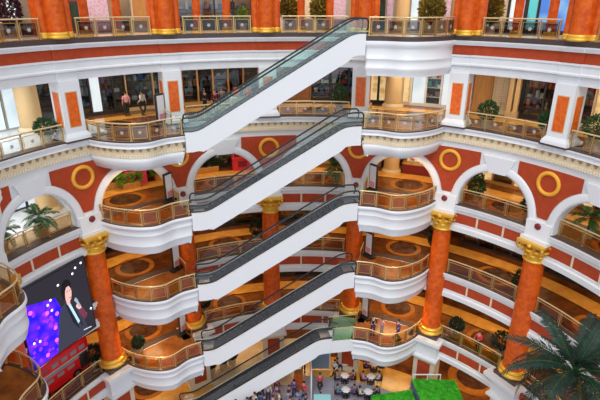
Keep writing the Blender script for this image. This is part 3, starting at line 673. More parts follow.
sf('B', 3.30, 3.37, 'narrow yellow wall strip right of the tan column, second floor', m['cream'], [m['ewarm']], n=1)
sf('B', 3.38, 3.90, 'bright white jewellery shop behind the right balcony, second floor', m['white2'], [m['ewhite'], m['glass']], n=4, goods=G3, sign=m['white2'])
sf('B', 3.90, 4.06, 'golden wood shop wall right of the right balcony, second floor', m['lwood'], [m['lwood']], n=1)
sf('B', 4.08, 4.20, 'shopfront with pale louvred panels, second floor, behind the potted bushes', m['tan2'], [m['cream'], m['beige']], n=2)
mb = MB()
for i in range(12): wallbox(mb, 4.085, 4.195, 5.45, Z['B'] + 0.9 + i * 0.15, Z['B'] + 0.97 + i * 0.15, 0.08, n=3)
tag(mb.build('louvre_screen', m['cream']), 'pale louvred screen of horizontal slats between the potted bushes, second floor', 'screen')
for t, l in ((4.235, 'left'), (4.285, 'right')):
    mb = MB(); mb.box(P(t, 5.2, Z['B'] + 1.6), 0.28, 0.3, 3.2, ang(t)); mb.box(P(t, 5.2, Z['B'] + .2), 0.4, 0.4, .4, ang(t)); mb.box(P(t, 5.2, Z['B'] + 2.9), 0.4, 0.4, .2, ang(t))
    o = tag(mb.build('shop_post', m['tan']), 'beige carved shop post, %s of the pair beside the dark interior' % l, 'post', 'beige shop posts', 'thing')
sf('B', 4.31, 4.64, 'dark shop with red goods between bush and white pillar, second floor', m['dark'], [m['wglass']], n=2, goods=G2, sign=m['dark'])
sf('B', 4.65, 5.6, 'beige and glass shopfront at the right edge of the second floor', m['tan2'], [m['wglass'], m['ewarm'], m['beige']], n=5, goods=G2)
# arched floor and below
sf('C', -0.9, 0.28, 'bright white glazed shopfront seen through the arch above the screen', m['dark'], [m['ewhite'], m['ewhite'], m['wglass']], n=6, base=0.1)
sf('C', 0.3, 1.2, 'dark green shopfront behind the pink kiosk, arched floor', m['wood'], [m['sglass'], m['palm']], n=4)
sf('C', 1.22, 2.2, 'dark shop behind the red kiosk on the arched floor', m['dark'], [m['wglass']], n=4, goods=G1)
sf('C', 2.3, 3.15, 'warm lit shopfront under the second escalator, arched floor', m['lwood'], [m['ewarm'], m['wood']], n=4)
sf('C', 3.2, 3.95, 'glazed shop behind the flower counter of the arched floor', m['lwood'], [m['wglass'], m['ewarm']], n=4, goods=G3)
sf('C', 4.0, 4.7, 'warm shopfront with plants before it, arched floor right of the balconies', m['lwood'], [m['ewarm'], m['wglass']], n=4, goods=G2)
sf('C', 4.75, 5.5, 'dim brown shopfront behind the palm at the right edge, arched floor', m['wood'], [m['ewarm'], m['sglass']], n=3)
for k, fl_n in (('D', 'floor under the arches'), ('E', 'lowest gallery')):
    for i, (a0, a1, d) in enumerate(((-0.9, -0.1, 'beside the video screen'), (0.1, 0.9, 'behind the left balcony'), (1.1, 1.9, 'behind the left half of the escalators'), (2.1, 2.9, 'behind the right half of the escalators'), (3.1, 3.85, 'behind the right balcony'), (4.0, 4.6, 'right of the right balcony'), (4.65, 5.4, 'at the right edge'))):
        sf(k, a0, a1, 'dark framed shopfront on the %s, %s' % (fl_n, d), m['dark'], [m['wglass'], m['sglass']], n=4, goods=[G2, G1, G3][i % 3], r=5.3, base=0.15)

# round tan columns inside the galleries
for k, t, r, d in (('B', -0.03, 4.3, 'tan round column left of the leftmost white pillar, second floor'), ('B', 3.24, 4.6, 'tan round column behind the right balcony, second floor'), ('C', -0.06, 4.0, 'tan round column seen through the arch above the screen'),
                   ('C', 3.27, 4.6, 'tan round column seen through the arch of the right balcony'), ('A', 3.27, 4.6, 'cream round column on the top floor above the right balcony')):
    z = Z[k]; c = P(t, r); h = {'A': 4.6, 'B': 3.4, 'C': 3.2}[k]; root = empty('round_column', P(t, r, z), d, 'column', 'tan round columns'); root['kind'] = 'thing'
    rr = {'A': 0.45, 'B': 0.66, 'C': 0.62}[k]
    mb = MB(); mb.lathe([(rr + .02, z + .25), (rr, z + .4), (rr * .97, z + h)], c, 28); mb.build('shaft', m['tan'], root)
    mb = MB(); mb.lathe([(rr + .16, z), (rr + .16, z + .14), (rr + .08, z + .2), (rr + .03, z + .28)], c, 28); mb.build('base', m['tan2'], root)

# ------------------------------------------------------------------ directory boards on the balconies
for side, t, r, ks in (('L', 0.84, -0.45, 'BCDE'), ('R', 3.20, -0.6, 'CDE')):
    for k in ks:
        z = Z[k] + 0.03; a = ang(t) + (0.45 if side == 'L' else -0.6); c = P(t, r)
        root = empty('directory_board', P(t, r, z), 'tall white faced directory board on the %s balcony of the %s' % ('left' if side == 'L' else 'right', LEV[k]), 'board', 'directory boards on the balconies')
        mb = MB(); mb.box(c + Vector((0, 0, z + 1.1)), 0.72, 0.14, 1.9, a); mb.box(c + Vector((0, 0, z + .08)), 1.0, 0.4, 0.16, a); mb.build('frame', m['dark'], root)
        mm = Matrix.Rotation(a, 3, 'Z'); mb = MB(); mb.box(c + mm @ Vector((0, -0.08, z + 1.15)), 0.58, 0.02, 1.6, a); mb.box(c + mm @ Vector((0, 0.08, z + 1.15)), 0.58, 0.02, 1.6, a); mb.build('face', m['white2'], root)
        mb = MB(); mb.box(c + mm @ Vector((0, -0.095, z + .6)), 0.44, 0.012, 0.4, a); mb.build('notice', CL['pink'], root)

# ------------------------------------------------------------------ video screen
TL, TR_, = P(-0.885, -0.34), P(-0.155, -0.34); zt, zb_ = -14.40, -19.45
UX = (TR_ - TL); nrm = Vector((UX.y, -UX.x, 0)).normalized()
if (Vector((CX, CY, 0)) - TL).dot(nrm) < 0: nrm = -nrm
def SP(u, v, d=0.0): return TL + UX * u + Vector((0, 0, zt + (zb_ - zt) * v)) + nrm * d
vs = empty('video_screen', SP(0.5, 1.0), 'large video screen showing a dark suited person with a microphone, hung between columns', 'screen')
mb = MB(); mb.extrude([SP(-0.015, -0.015, -0.18), SP(1.015, -0.015, -0.18), SP(1.015, 1.015, -0.18), SP(-0.015, 1.015, -0.18)], nrm * 0.18); mb.build('housing', m['black'], vs)
def scr(name, col, e, polys, d, lab=None, pm=None):
    mb = MB()
    for p in polys: mb.extrude([SP(u, v, d) for u, v in p], nrm * 0.004)
    o = mb.build(name, pm or lit('screen_' + name, col, e), vs)
    if lab: o['label'] = lab
    return o

def disc(u, v, r, n=12): return [(u + r * math.cos(2 * PI * i / n), v + r * 0.95 * math.sin(2 * PI * i / n)) for i in range(n)]
rd = random.Random(3)
mb = MB(); mb.extrude([SP(u, v, .008) for u, v in [(0, .17), (.48, .30), (.53, .45), (.44, 1), (0, 1)]], nrm * 0.004)
for _ in range(34): mb.extrude([SP(u, v, .013) for u, v in disc(rd.uniform(.03, .42), rd.uniform(.30, .95), rd.uniform(.012, .03))], nrm * .003, 1)
for u, v in ((.12, .30), (.40, .66), (.38, .82), (.42, .95), (.22, .93), (.33, .42), (.46, .5)): mb.extrude([SP(a_, b_, .017) for a_, b_ in disc(u, v, .028)], nrm * .003, 2)
for u, v in ((.36, .33), (.40, .42), (.41, .29), (.08, .68), (.16, .70)): mb.extrude([SP(a_, b_, .021) for a_, b_ in disc(u, v, .016)], nrm * .003, 3)
wl_ = lit('screen_white', (0.95, 0.9, 1.0), 1.6)
o = mb.build('light_wall', [lit('screen_lights', (0.018, 0.008, 0.80), 1.1, (0.16, 0.02, 0.85), 1.3), lit('screen_purple', (0.30, 0.03, 0.85), 1.1), lit('screen_pink', (0.95, 0.12, 0.75), 1.2), wl_], vs); o['label'] = 'blue and purple wall of lights'
mb = MB(); mb.extrude([SP(u, v, .002) for u, v in ((0, 0), (1, 0), (1, 1), (0, 1))], nrm * .004)
for u, v in ((.944, .053), (.847, .076), (.79, .129), (.554, .167), (.975, .716), (.879, .739), (.811, .774)): mb.extrude([SP(a_, b_, .008) for a_, b_ in disc(u, v, .016)], nrm * .003, 1)
mb.build('display', [lit('screen_display', (0.026, 0.024, 0.034), 1.0), wl_], vs)
scr('suit', (0.040, 0.044, 0.066), 1.0, [[(.36, 1), (.41, .82), (.47, .58), (.53, .46), (.62, .43), (.70, .50), (.76, .60), (.84, .78), (.88, 1)]], 0.023)
scr('lapel', (0.014, 0.015, 0.026), 1.0, [[(.60, .45), (.64, .47), (.75, .90), (.66, .74)], [(.68, .49), (.72, .53), (.80, .84), (.79, .88)]], 0.026)
scr('shirt', (0.42, 0.62, 0.74), 1.1, [[(.63, .46), (.675, .48), (.765, .78), (.735, .80)]], 0.028)
scr('neck', (0.75, 0.44, 0.42), 1.0, [[(.615, .38), (.68, .42), (.67, .50), (.625, .47)]], 0.0285)
scr('face', (0.85, 0.50, 0.45), 0.9, [[(.615, .36), (.615, .28), (.64, .235), (.69, .235), (.715, .28), (.725, .33), (.715, .38), (.695, .43), (.665, .445), (.635, .42)]], 0.029)
scr('features', (0.25, 0.08, 0.09), 1.0, [[(.65, .305), (.672, .30), (.672, .312), (.65, .317)], [(.692, .302), (.712, .306), (.712, .317), (.692, .313)], [(.668, .395), (.70, .395), (.695, .407), (.675, .407)]], 0.031)
scr('hair', (0.012, 0.009, 0.012), 1.0, [[(.585, .38), (.57, .27), (.60, .18), (.66, .145), (.71, .165), (.735, .22), (.73, .28), (.705, .245), (.655, .25), (.63, .29), (.615, .37)]], 0.033)
scr('hand', (0.85, 0.45, 0.42), 1.0, [[(.745, .56), (.78, .525), (.815, .56), (.83, .62), (.79, .625), (.765, .60)]], 0.031)
scr('microphone', (0.30, 0.36, 0.44), 1.1, [[(.735, .47), (.76, .44), (.785, .47), (.82, .59), (.80, .605), (.76, .51)]], 0.034)
scr('sleeve', (0.16, 0.035, 0.065), 1.0, [[(.77, .62), (.85, .63), (.90, .76), (.85, .80), (.80, .72)]], 0.027)
scr('caption_bar', (0.8, 0.8, 0.85), 1.0, [[(.80, .93), (.93, .955), (.93, .965), (.80, .94)]], 0.026)

# ------------------------------------------------------------------ red double decker kiosk
bt = -0.47; bc = P(bt, 1.75, Z['E']); ba = ang(bt) - 0.02; bm_ = Matrix.Rotation(ba, 3, 'Z')
bus = empty('double_decker_bus', bc, 'red double decker bus kiosk behind the railing below the video screen', 'bus')
def bx(name, mtl, boxes, par=bus):
    mb = MB()
    for (x, y, z, sx, sy, sz) in boxes: mb.box(bc + bm_ @ Vector((x, y, z)), sx, sy, sz, ba)
    return mb.build(name, mtl, par)
redp = mat('bus_red_enamel', (0.75, 0.012, 0.018), 0.25, coat=0.4)
mb = MB(); prof = [(-0.80, .3), (-0.80, 2.35), (-0.74, 2.50), (-0.6, 2.58), (0.6, 2.58), (0.74, 2.50), (0.8, 2.35), (0.8, .3)]
xs_ = [(-2.25, .96), (-2.2, 1), (2.1, 1), (2.25, .95)]
rows = [[bc + bm_ @ Vector((x, y * s_, z)) for y, z in prof] for x, s_ in xs_]
mb.quadgrid(rows, 0, closed=True, sm=False); mb.poly(rows[0]); mb.poly(rows[-1]); mb.build('body', redp, bus)
for x in (-1.75, -1.05, -0.35, 0.35, 1.05, 1.72): bx('window', m['wglass'] if x < -.7 else CL['grey'], [(x, -0.81, 2.05, 0.44, 0.04, 0.28)])
for x in (-1.7, -0.9, -0.1, 0.7): bx('window', CL['grey'], [(x, -0.81, 1.15, 0.50, 0.04, 0.22)])
bx('stripe', CL['grey'], [(0, -0.81, 1.52, 4.3, 0.035, 0.22)])['label'] = 'pale grey side stripe'
bx('stripe', CL['cream'], [(0, -0.815, 1.68, 4.3, 0.035, 0.05)])
bx('door', m['dark'], [(1.72, -0.81, 1.02, 0.62, 0.05, 1.15)])
bx('windscreen', m['sglass'], [(2.22, 0, 1.15, 0.06, 1.3, 0.6), (2.22, 0, 2.05, 0.06, 1.3, 0.4)])
for x in (-1.35, 1.05):
    mb = MB(); pts = [bc + bm_ @ Vector((x + 0.33 * math.cos(2 * PI * i / 20), -0.84, 0.33 + 0.33 * math.sin(2 * PI * i / 20))) for i in range(20)]
    mb.extrude(pts, bm_ @ Vector((0, 0.25, 0))); wh = mb.build('wheel', m['black'], bus)
    mb = MB(); pts = [bc + bm_ @ Vector((x + 0.16 * math.cos(2 * PI * i / 16), -0.86, 0.33 + 0.16 * math.sin(2 * PI * i / 16))) for i in range(16)]
    mb.extrude(pts, bm_ @ Vector((0, 0.03, 0))); mb.build('hub', m['steel'], wh)

# ------------------------------------------------------------------ plants
def leafball(rx, rz, zc, nl, size, rnd, core=0.35):
    mb = MB()
    for _ in range(nl):
        while True:
            p = Vector((rnd.uniform(-1, 1), rnd.uniform(-1, 1), rnd.uniform(-1, 1)))
            if core < p.length < 1: break
        p = p.normalized() * (p.length ** 0.5)
        c = Vector((p.x * rx, p.y * rx, zc + p.z * rz)) * 1.0
        d = (p + Vector((rnd.uniform(-.7, .7), rnd.uniform(-.7, .7), rnd.uniform(-.3, .7)))).normalized(); u = d.cross(Vector((rnd.uniform(-1, 1), rnd.uniform(-1, 1), rnd.uniform(-1, 1)))).normalized()
        s = size * rnd.uniform(.7, 1.3); b = len(mb.v); n_ = d.cross(u) * s * .12
        mb.v += [tuple(c - d * s * .5), tuple(c + u * s * .22 + n_), tuple(c + d * s * .6), tuple(c - u * s * .22 + n_), tuple(c + d * s * 0.05 - n_)]
        mb.f += [(b, b + 1, b + 4), (b + 1, b + 2, b + 4), (b + 2, b + 3, b + 4), (b + 3, b, b + 4)]; mb.m += [0] * 4; mb.sm += [False] * 4
    return mb
def potted(name, label, loc, leafm, kind, potm, pot_r=0.32, pot_h=0.55, rx=0.6, rz=0.6, zc=None, nl=500, size=0.22, seed=1, group='potted plants', cat='plant'):
    rnd = random.Random(seed)
    root = empty(name, loc, label, cat, group)
    mb = MB(); mb.lathe([(pot_r * .72, 0), (pot_r * .78, 0.03), (pot_r, pot_h * .9), (pot_r * 1.1, pot_h * .92), (pot_r * 1.1, pot_h), (pot_r * .92, pot_h), (pot_r * .9, pot_h * .93)], (0, 0, 0), 20); mb.build('pot', potm, root, world=False)
    mb = MB(); mb.lathe([(0.01, pot_h * .94), (pot_r * .92, pot_h * .94)], (0, 0, 0), 16, cap=False); mb.build('soil', m['soil'], root, world=False)
    zc = zc or pot_h + rz * .85
    mb = MB()
    for q in range(4):
        a_ = q * 1.6 + seed; mb.tube([(0.05 * math.cos(a_), 0.05 * math.sin(a_), pot_h * .9), (0.12 * math.cos(a_), 0.12 * math.sin(a_), (pot_h + zc) / 2), (0.35 * rx * math.cos(a_), 0.35 * rx * math.sin(a_), zc)], [0.03, 0.025, 0.012], 5)
    mb.build('stem', m['trunk'], root, world=False)
    leafball(rx, rz, zc, nl, size, rnd).build('foliage', leafm, root, world=False, recalc=False)
    return root
pb = [('B', 4.27, .62, 'leaf', 'round green bush in a cream pot beside the pillar right of the right balcony', .34, .6, .62, .62), ('B', 4.84, .62, 'leaf', 'green bush in a cream pot left of the rightmost white pillar', .34, .6, .6, .6), ('B', 5.24, .75, 'leaf', 'dark bush in a cream pot at the right edge, second floor', .38, .65, .75, .7),
      ('B', -0.17, .9, 'leaf', 'green bush beside the leftmost white pillar, second floor', .32, .45, .62, .5), ('B', 2.76, 1.6, 'leaf', 'tall green plant under the topmost escalator, second floor', .3, .5, .5, .8),
      ('C', 4.23, 1.34, 'leaf', 'leafy plant inside the arch right of the right balcony, left one', .3, .5, .6, .6), ('C', 4.80, .75, 'dleaf', 'leafy plant in a cream pot at the right foot of that arch', .34, .6, .55, .55),
      ('D', 1.87, 1.98, 'dleaf', 'dark bush beside the column between the escalators, floor under the arches', .3, .5, .62, .75), ('D', 3.85, 2.4, 'dleaf', 'dark bush left of the column right of the balconies, floor under the arches', .3, .5, .65, .8), ('D', 4.84, .9, 'dleaf', 'dark bush beside the rightmost column, floor under the arches', .3, .5, .6, .7),
      ('E', 1.21, 1.5, 'dleaf', 'black green round bush right of the left balcony, lowest gallery', .3, .5, .6, .6), ('E', 4.26, .7, 'dleaf', 'round green bush in a cream pot behind the railing, lowest gallery', .36, .6, .58, .58), ('E', 4.74, 1.2, 'dleaf', 'large dark round bush beside the rightmost column, lowest gallery', .36, .6, .75, .7),
      ('E', 0.30, -0.2, 'dleaf', 'dark bush standing on the left balcony of the lowest gallery', .28, .4, .45, .5), ('E', -0.12, 1.1, 'dleaf', 'dark bush between the bus kiosk and the column, lowest gallery', .34, .5, .7, .6),
      ('G', 1.20, .6, 'dleaf', 'dark round shrub on the ground floor, left of three under the left balcony', .36, .7, .5, .45), ('G', 1.36, .75, 'dleaf', 'dark round shrub on the ground floor, middle of three', .36, .7, .5, .45), ('G', 1.48, .95, 'dleaf', 'dark round shrub on the ground floor, right of three', .36, .7, .52, .5)]
for i, (k, t, r, lm, lab, pr_, ph_, rx, rz) in enumerate(pb):
    potted('potted_bush', lab, P(t, r, Z[k] + .01), m[lm], '', m['pot'], pr_, ph_, rx, rz, nl=520, size=.2, seed=i + 5)
for i, (t, r, lab) in enumerate(((2.25, 2.4, 'golden leaved tree on the top floor, left of the pair under the cream shop'), (2.54, 2.4, 'golden leaved tree on the top floor, right of the pair under the cream shop'), (3.58, 2.2, 'golden leaved tree standing above the right balcony, top floor'), (4.10, 2.3, 'golden leaved tree right of the pilaster beside the right balcony'))):
    potted('potted_tree', lab, P(t, r, Z['A']), m['yleaf'], '', m['pot'], .32, .5, .62 if i != 2 else .85, .80, zc=1.5, nl=650, size=.34, seed=40 + i, group='golden trees of the top floor', cat='tree')
potted('plum_plant', 'dark purple leaved plant on the top floor near the left edge', P(-0.17, 2.2, Z['A']), m['pleaf'], '', m['pot'], .3, .5, .6, .85, zc=1.45, nl=520, size=.24, seed=60)
potted('flower_plant', 'yellow green flowering plant in the dark shop of the top floor', P(1.83, 3.6, Z['A']), m['lleaf'], '', m['pot'], .28, .5, .35, .45, zc=1.15, nl=300, size=.18, seed=61)
# palms
def frond_mesh(L, droop, seed, nleaf=26, lw=0.05, ll=0.42, mats=None):
    rnd = random.Random(seed); mb = MB(); pts = []
    for i in range(13):
        s = i / 12; pts.append(Vector((L * s * (1 - 0.18 * s * droop), 0, L * (0.55 * s - (0.55 + 0.5 * droop) * s * s))))
    mb.tube(pts, [0.012 * L * (1 - .85 * i / 12) for i in range(13)], 5, 1)
    for i in range(2, nleaf):
        s = 0.12 + 0.88 * i / nleaf; k = min(int(s * 12), 11); f = s * 12 - k; p = pts[k].lerp(pts[k + 1], f); d = (pts[k + 1] - pts[k]).normalized()
        l_ = ll * (math.sin(PI * (0.12 + 0.82 * s)) ** .7) * rnd.uniform(.9, 1.1)
        for sg in (-1, 1):
            side = (Vector((0, sg, 0)) * 0.85 + d * 0.55 + Vector((0, 0, rnd.uniform(-.35, .0)))).normalized(); q = p + side * l_; mid = p + side * l_ * .5 + Vector((0, 0, 0.03 * l_))
            e = Vector((0, 0, -0.12 * l_)); w2 = d * lw
            b = len(mb.v); mb.v += [tuple(p - w2 * .5), tuple(p + w2 * .5), tuple(mid + w2), tuple(mid - w2), tuple(q + e)]
            mb.f += [(b, b + 1, b + 2, b + 3), (b + 3, b + 2, b + 4)]; mb.m += [0, 0]; mb.sm += [False, False]
    return mb.mesh('frond', mats or [m['palm'], m['leaf']], recalc=False)
def palm(name, loc, trunk_h, L, nf, label, seed, pot=None, lw=.05, ll=.42, mats=None, nleaf=26, group=None):
    rnd = random.Random(seed); root = empty(name, loc, label, 'palm', group)
    ms = [frond_mesh(L * sc, dr, seed * 10 + i, nleaf, lw, ll, mats) for i, (sc, dr) in enumerate(((1.0, .9), (.95, .55), (.9, .2), (.8, -.2)))]
    z0 = 0.0
    if pot:
        mb = MB(); mb.lathe([(pot * .75, 0), (pot, .5), (pot * 1.08, .52), (pot * 1.08, .58), (pot * .9, .58), (pot * .88, .52)], (0, 0, 0), 18); mb.build('pot', m['pot'], root, world=False); z0 = .5
    mb = MB(); tr = 0.05 if pot else 0.2; mb.lathe([(tr * 1.3 if j % 2 else tr, z0 + (trunk_h - z0) * j / 30) for j in range(31)], (0, 0, 0), 10); mb.build('trunk', m['trunk'], root, world=False)
    for i in range(nf):
        lvl = min(int(i / nf * 4), 3); o = bpy.data.objects.new('frond', ms[lvl]); COL.objects.link(o); o.parent = root
        o.location = (0, 0, trunk_h); o.rotation_euler = (rnd.uniform(-.15, .15), [0.25, 0.0, -0.35, -0.75][lvl] + rnd.uniform(-.15, .15), i * 2.39996 + rnd.uniform(-.2, .2))
    return root
lg = [m['leaf'], m['leaf']]
for i, (t, r, L, lab) in enumerate(((-0.40, .65, 1.25, 'green potted palm in the arch above the video screen'), (-0.72, 1.1, 1.2, 'dark potted palm at the left edge of the arch above the screen'), (2.74, .7, 1.2, 'potted palm in the arch below the second escalator'), (5.28, 1.5, 1.4, 'potted palm behind the railing of the arch at the right edge'))):
    palm('potted_palm', P(t, r, Z['C'] + .01), 1.15, L, 16, lab, 70 + i, pot=.34, lw=.035, ll=.36, mats=lg, nleaf=18, group='potted palms of the arched floor')
pp = palm('palm_tree', Vector((13.75, 19.7, Z['G'])), 11.9, 4.0, 30, 'large dark green palm rising in front of the rightmost column', 91, lw=.05, ll=.66, nleaf=34)
mb = MB()
rnd = random.Random(9)
for q in range(26):
    a_ = rnd.uniform(0, 2 * PI); rr = rnd.uniform(.1, .55); mb.lathe([(0.01, -.09), (.075, -.04), (.08, .03), (.01, .09)], (rr * math.cos(a_), rr * math.sin(a_), 11.3 - rnd.uniform(0, .7)), 7)
mb.build('fruit_cluster', m['orange2'], pp, world=False)

# ------------------------------------------------------------------ kiosks and planters on the arched floor
def planter(t0, t1, r, k, label, leafm, seed):
    z = Z[k]; root = empty('planter', P((t0 + t1) / 2, r, z), label, 'planter', 'long planters of the arched floor')
    mb = MB(); mb.sweep(arc(t0, t1, r, 6), [(.3, z + .01), (.34, z + .42), (.28, z + .46), (-.28, z + .46), (-.34, z + .42), (-.3, z + .01)]); mb.build('trough', m['lwood'], root)
    rnd = random.Random(seed); mb = MB()
    n_ = max(2, int((t1 - t0) * W * 1.3 / .45))
    for i in range(n_ + 1):
        b_ = leafball(.36, rnd.uniform(.3, .55), 0, 130, .22, rnd); c = P(t0 + (t1 - t0) * i / n_, r, z + .75); o_ = len(mb.v)
        mb.v += [(v[0] + c.x, v[1] + c.y, v[2] + c.z) for v in b_.v]; mb.f += [tuple(x + o_ for x in f) for f in b_.f]; mb.m += b_.m; mb.sm += b_.sm
    mb.build('foliage', leafm, root, recalc=False)
planter(0.36, 0.72, 4.75, 'C', 'planter of dark green and lime leaves left of the pink kiosk', m['leaf'], 1)
planter(0.60, 0.76, 3.95, 'C', 'short planter of lime green leaves before the pink kiosk', m['lleaf'], 2)
planter(0.94, 1.10, 4.6, 'C', 'planter of lime leaves right of the pink kiosk', m['lleaf'], 3)
planter(1.25, 1.55, 4.75, 'C', 'long planter of dark leaves left of the red kiosk, arched floor', m['dleaf'], 4)
planter(3.94, 4.10, 4.4, 'C', 'green planter in the arch right of the right balcony', m['leaf'], 5)
def kiosk(t, r, k, label, roof, body_, cat='kiosk'):
    z = Z[k]; a = ang(t); c = P(t, r); mm = Matrix.Rotation(a, 3, 'Z'); root = empty('kiosk', P(t, r, z), label, cat, 'small kiosks of the arched floor')
    mb = MB(); mb.box(c + Vector((0, 0, z + .5)), 1.5, 1.0, 1.0, a); mb.box(c + Vector((0, 0, z + 1.03)), 1.65, 1.15, .06, a); mb.build('counter', body_, root)
    for dx in (-.68, .68):
        for dy in (-.4, .4): mb = MB(); mb.box(c + mm @ Vector((dx, dy, z + 1.35)), .06, .06, .7, a); mb.build('post', m['steel'], root)
    mb = MB(); mb.frus(c, 1.8, 1.3, 1.5, 1.0, z + 1.68, z + 1.95, a); mb.frus(c, 1.5, 1.0, .7, .5, z + 1.95, z + 2.2, a); mb.build('roof', roof, root)
    mb = MB(); mb.box(c + mm @ Vector((0, -.52, z + .55)), .7, .03, .5, a); mb.build('front_panel', CL['maroon'], root)
kiosk(0.76, 4.7, 'C', 'bright pink kiosk with sloping roof among green planters, arched floor', CL['red'], CL['hot'])
kiosk(1.78, 4.7, 'C', 'red kiosk with grey pink roof behind the second escalator', CL['pink'], CL['red'])
def flower_counter():
    root = empty('flower_counter', P(3.55, 4.9, Z['C']), 'dark red counter carrying red and yellow flowers behind the right balcony', 'counter'); z = Z['C']
    mb = MB(); mb.sweep(arc(3.38, 3.74, 4.9, 4), [(.35, z + .01), (.35, z + .75), (-.35, z + .75), (-.35, z + .01)]); mb.build('body', m['dred'], root)
    mb = MB(); mb.sweep(arc(3.37, 3.75, 4.9, 4), [(.42, z + .75), (.42, z + .82), (-.42, z + .82), (-.42, z + .75)]); mb.build('top', m['lwood'], root)
flower_counter()
for i, (t, c_, lab) in enumerate(((3.46, 'red', 'bunch of red flowers at the left end of the dark red counter'), (3.54, 'yellow', 'bunch of yellow flowers in the middle of the dark red counter'), (3.62, 'red', 'bunch of red flowers at the right end of the dark red counter'))):
    root = empty('flower_bunch', P(t, 4.9, Z['C'] + .82), lab, 'flowers', 'flower bunches on the counter')
    mb = MB(); mb.lathe([(.07, 0), (.12, .15), (.1, .28), (.13, .3), (.1, .3)], (0, 0, 0), 12); mb.build('vase', m['white2'], root, world=False)
    leafball(.3, .28, .5, 160, .14, random.Random(i)).build('blossom', CL['red'] if c_ == 'red' else m['goldp'], root, world=False, recalc=False)
# terracotta jars on the counter behind the topmost escalator
ct = empty('display_counter', P(1.90, 3.6, Z['B']), 'white display counter holding terracotta jars behind the topmost escalator', 'counter')
mb = MB(); mb.sweep(arc(1.68, 2.08, 3.6, 4), [(.3, Z['B'] + .01), (.3, Z['B'] + .8), (-.3, Z['B'] + .8), (-.3, Z['B'] + .01)]); mb.build('body', m['white2'], ct)
for i, t in enumerate((1.74, 1.86, 1.97)):
    o = MB(); o.lathe([(.12, 0), (.24, .15), (.30, .35), (.22, .55), (.14, .62), (.18, .68), (.12, .68)], P(t, 3.6, Z['B'] + .8), 16)
    tag(o.build('jar', m['orange2']), 'round terracotta jar, %s of three on the white counter' % ('left', 'middle', 'right')[i], 'jar', 'terracotta jars')
# ------------------------------------------------------------------ people
def skin_mesh(verts, edges, radii, name, sub=1, mats=()):
    me = bpy.data.meshes.new(name); me.from_pydata(verts, edges, []); o = bpy.data.objects.new(name, me); COL.objects.link(o)
    md = o.modifiers.new('s', 'SKIN'); md.use_smooth_shade = True
    for i, r in enumerate(radii):
        sv = me.skin_vertices[0].data[i]; sv.radius = r if isinstance(r, tuple) else (r, r); sv.use_root = (i == 0)
    if sub: o.modifiers.new('d', 'SUBSURF').levels = sub
    dg = bpy.context.evaluated_depsgraph_get(); dg.update(); m2 = bpy.data.meshes.new_from_object(o.evaluated_get(dg)); m2.name = name
    bpy.data.objects.remove(o)
    m2.materials.clear()
    for x in mats: m2.materials.append(x)
    return m2
def pose(kind):
    J = {}
    sit = kind == 'sit'; walk = kind == 'walk'; h = 0.47 if sit else 0.93
    J['pel'] = (0, 0, h); J['abd'] = (0, -0.01, h + .16); J['che'] = (0, -0.01, h + .38); J['nec'] = (0, 0.0, h + .53); J['jaw'] = (0, -.03, h + .60); J['hea'] = (0, -0.015, h + .71)
    for s, sg in (('L', 1), ('R', -1)):
        J['sh' + s] = (sg * .185, 0, h + .46)
        f = sg if walk else 0
        if kind == 'lean' or sit: J['el' + s] = (sg * .25, -.10, h + .20); J['wr' + s] = (sg * .17, -.32, h + .24); J['pa' + s] = (sg * .155, -.39, h + .26)
        else: J['el' + s] = (sg * .245, .03 + .08 * f, h + .19); J['wr' + s] = (sg * .25, -.04 - .12 * f, h - .03 + .02 * abs(f)); J['pa' + s] = (sg * .245, -.06 - .14 * f, h - .10)
        J['hi' + s] = (sg * .10, 0, h - .05)
        if sit: J['kn' + s] = (sg * .12, -.42, .48); J['an' + s] = (sg * .12, -.40, .09); J['to' + s] = (sg * .13, -.56, .03)
        else: J['kn' + s] = (sg * .105, -.03 + .16 * f * -1, .49); J['an' + s] = (sg * .105, .03 - .18 * f * -1 * 1, .09 + (.05 if f > 0 else 0)); J['to' + s] = (sg * .12, J['an' + s][1] - .15, .03)
    return J
def chain(J, links, rad):
    names = []; 
    for l in links:
        for n in l:
            if n not in names: names.append(n)
    return [J[n] for n in names], [(names.index(l[i]), names.index(l[i + 1])) for l in links for i in range(len(l) - 1)], [rad[n] for n in names]
PM = {}
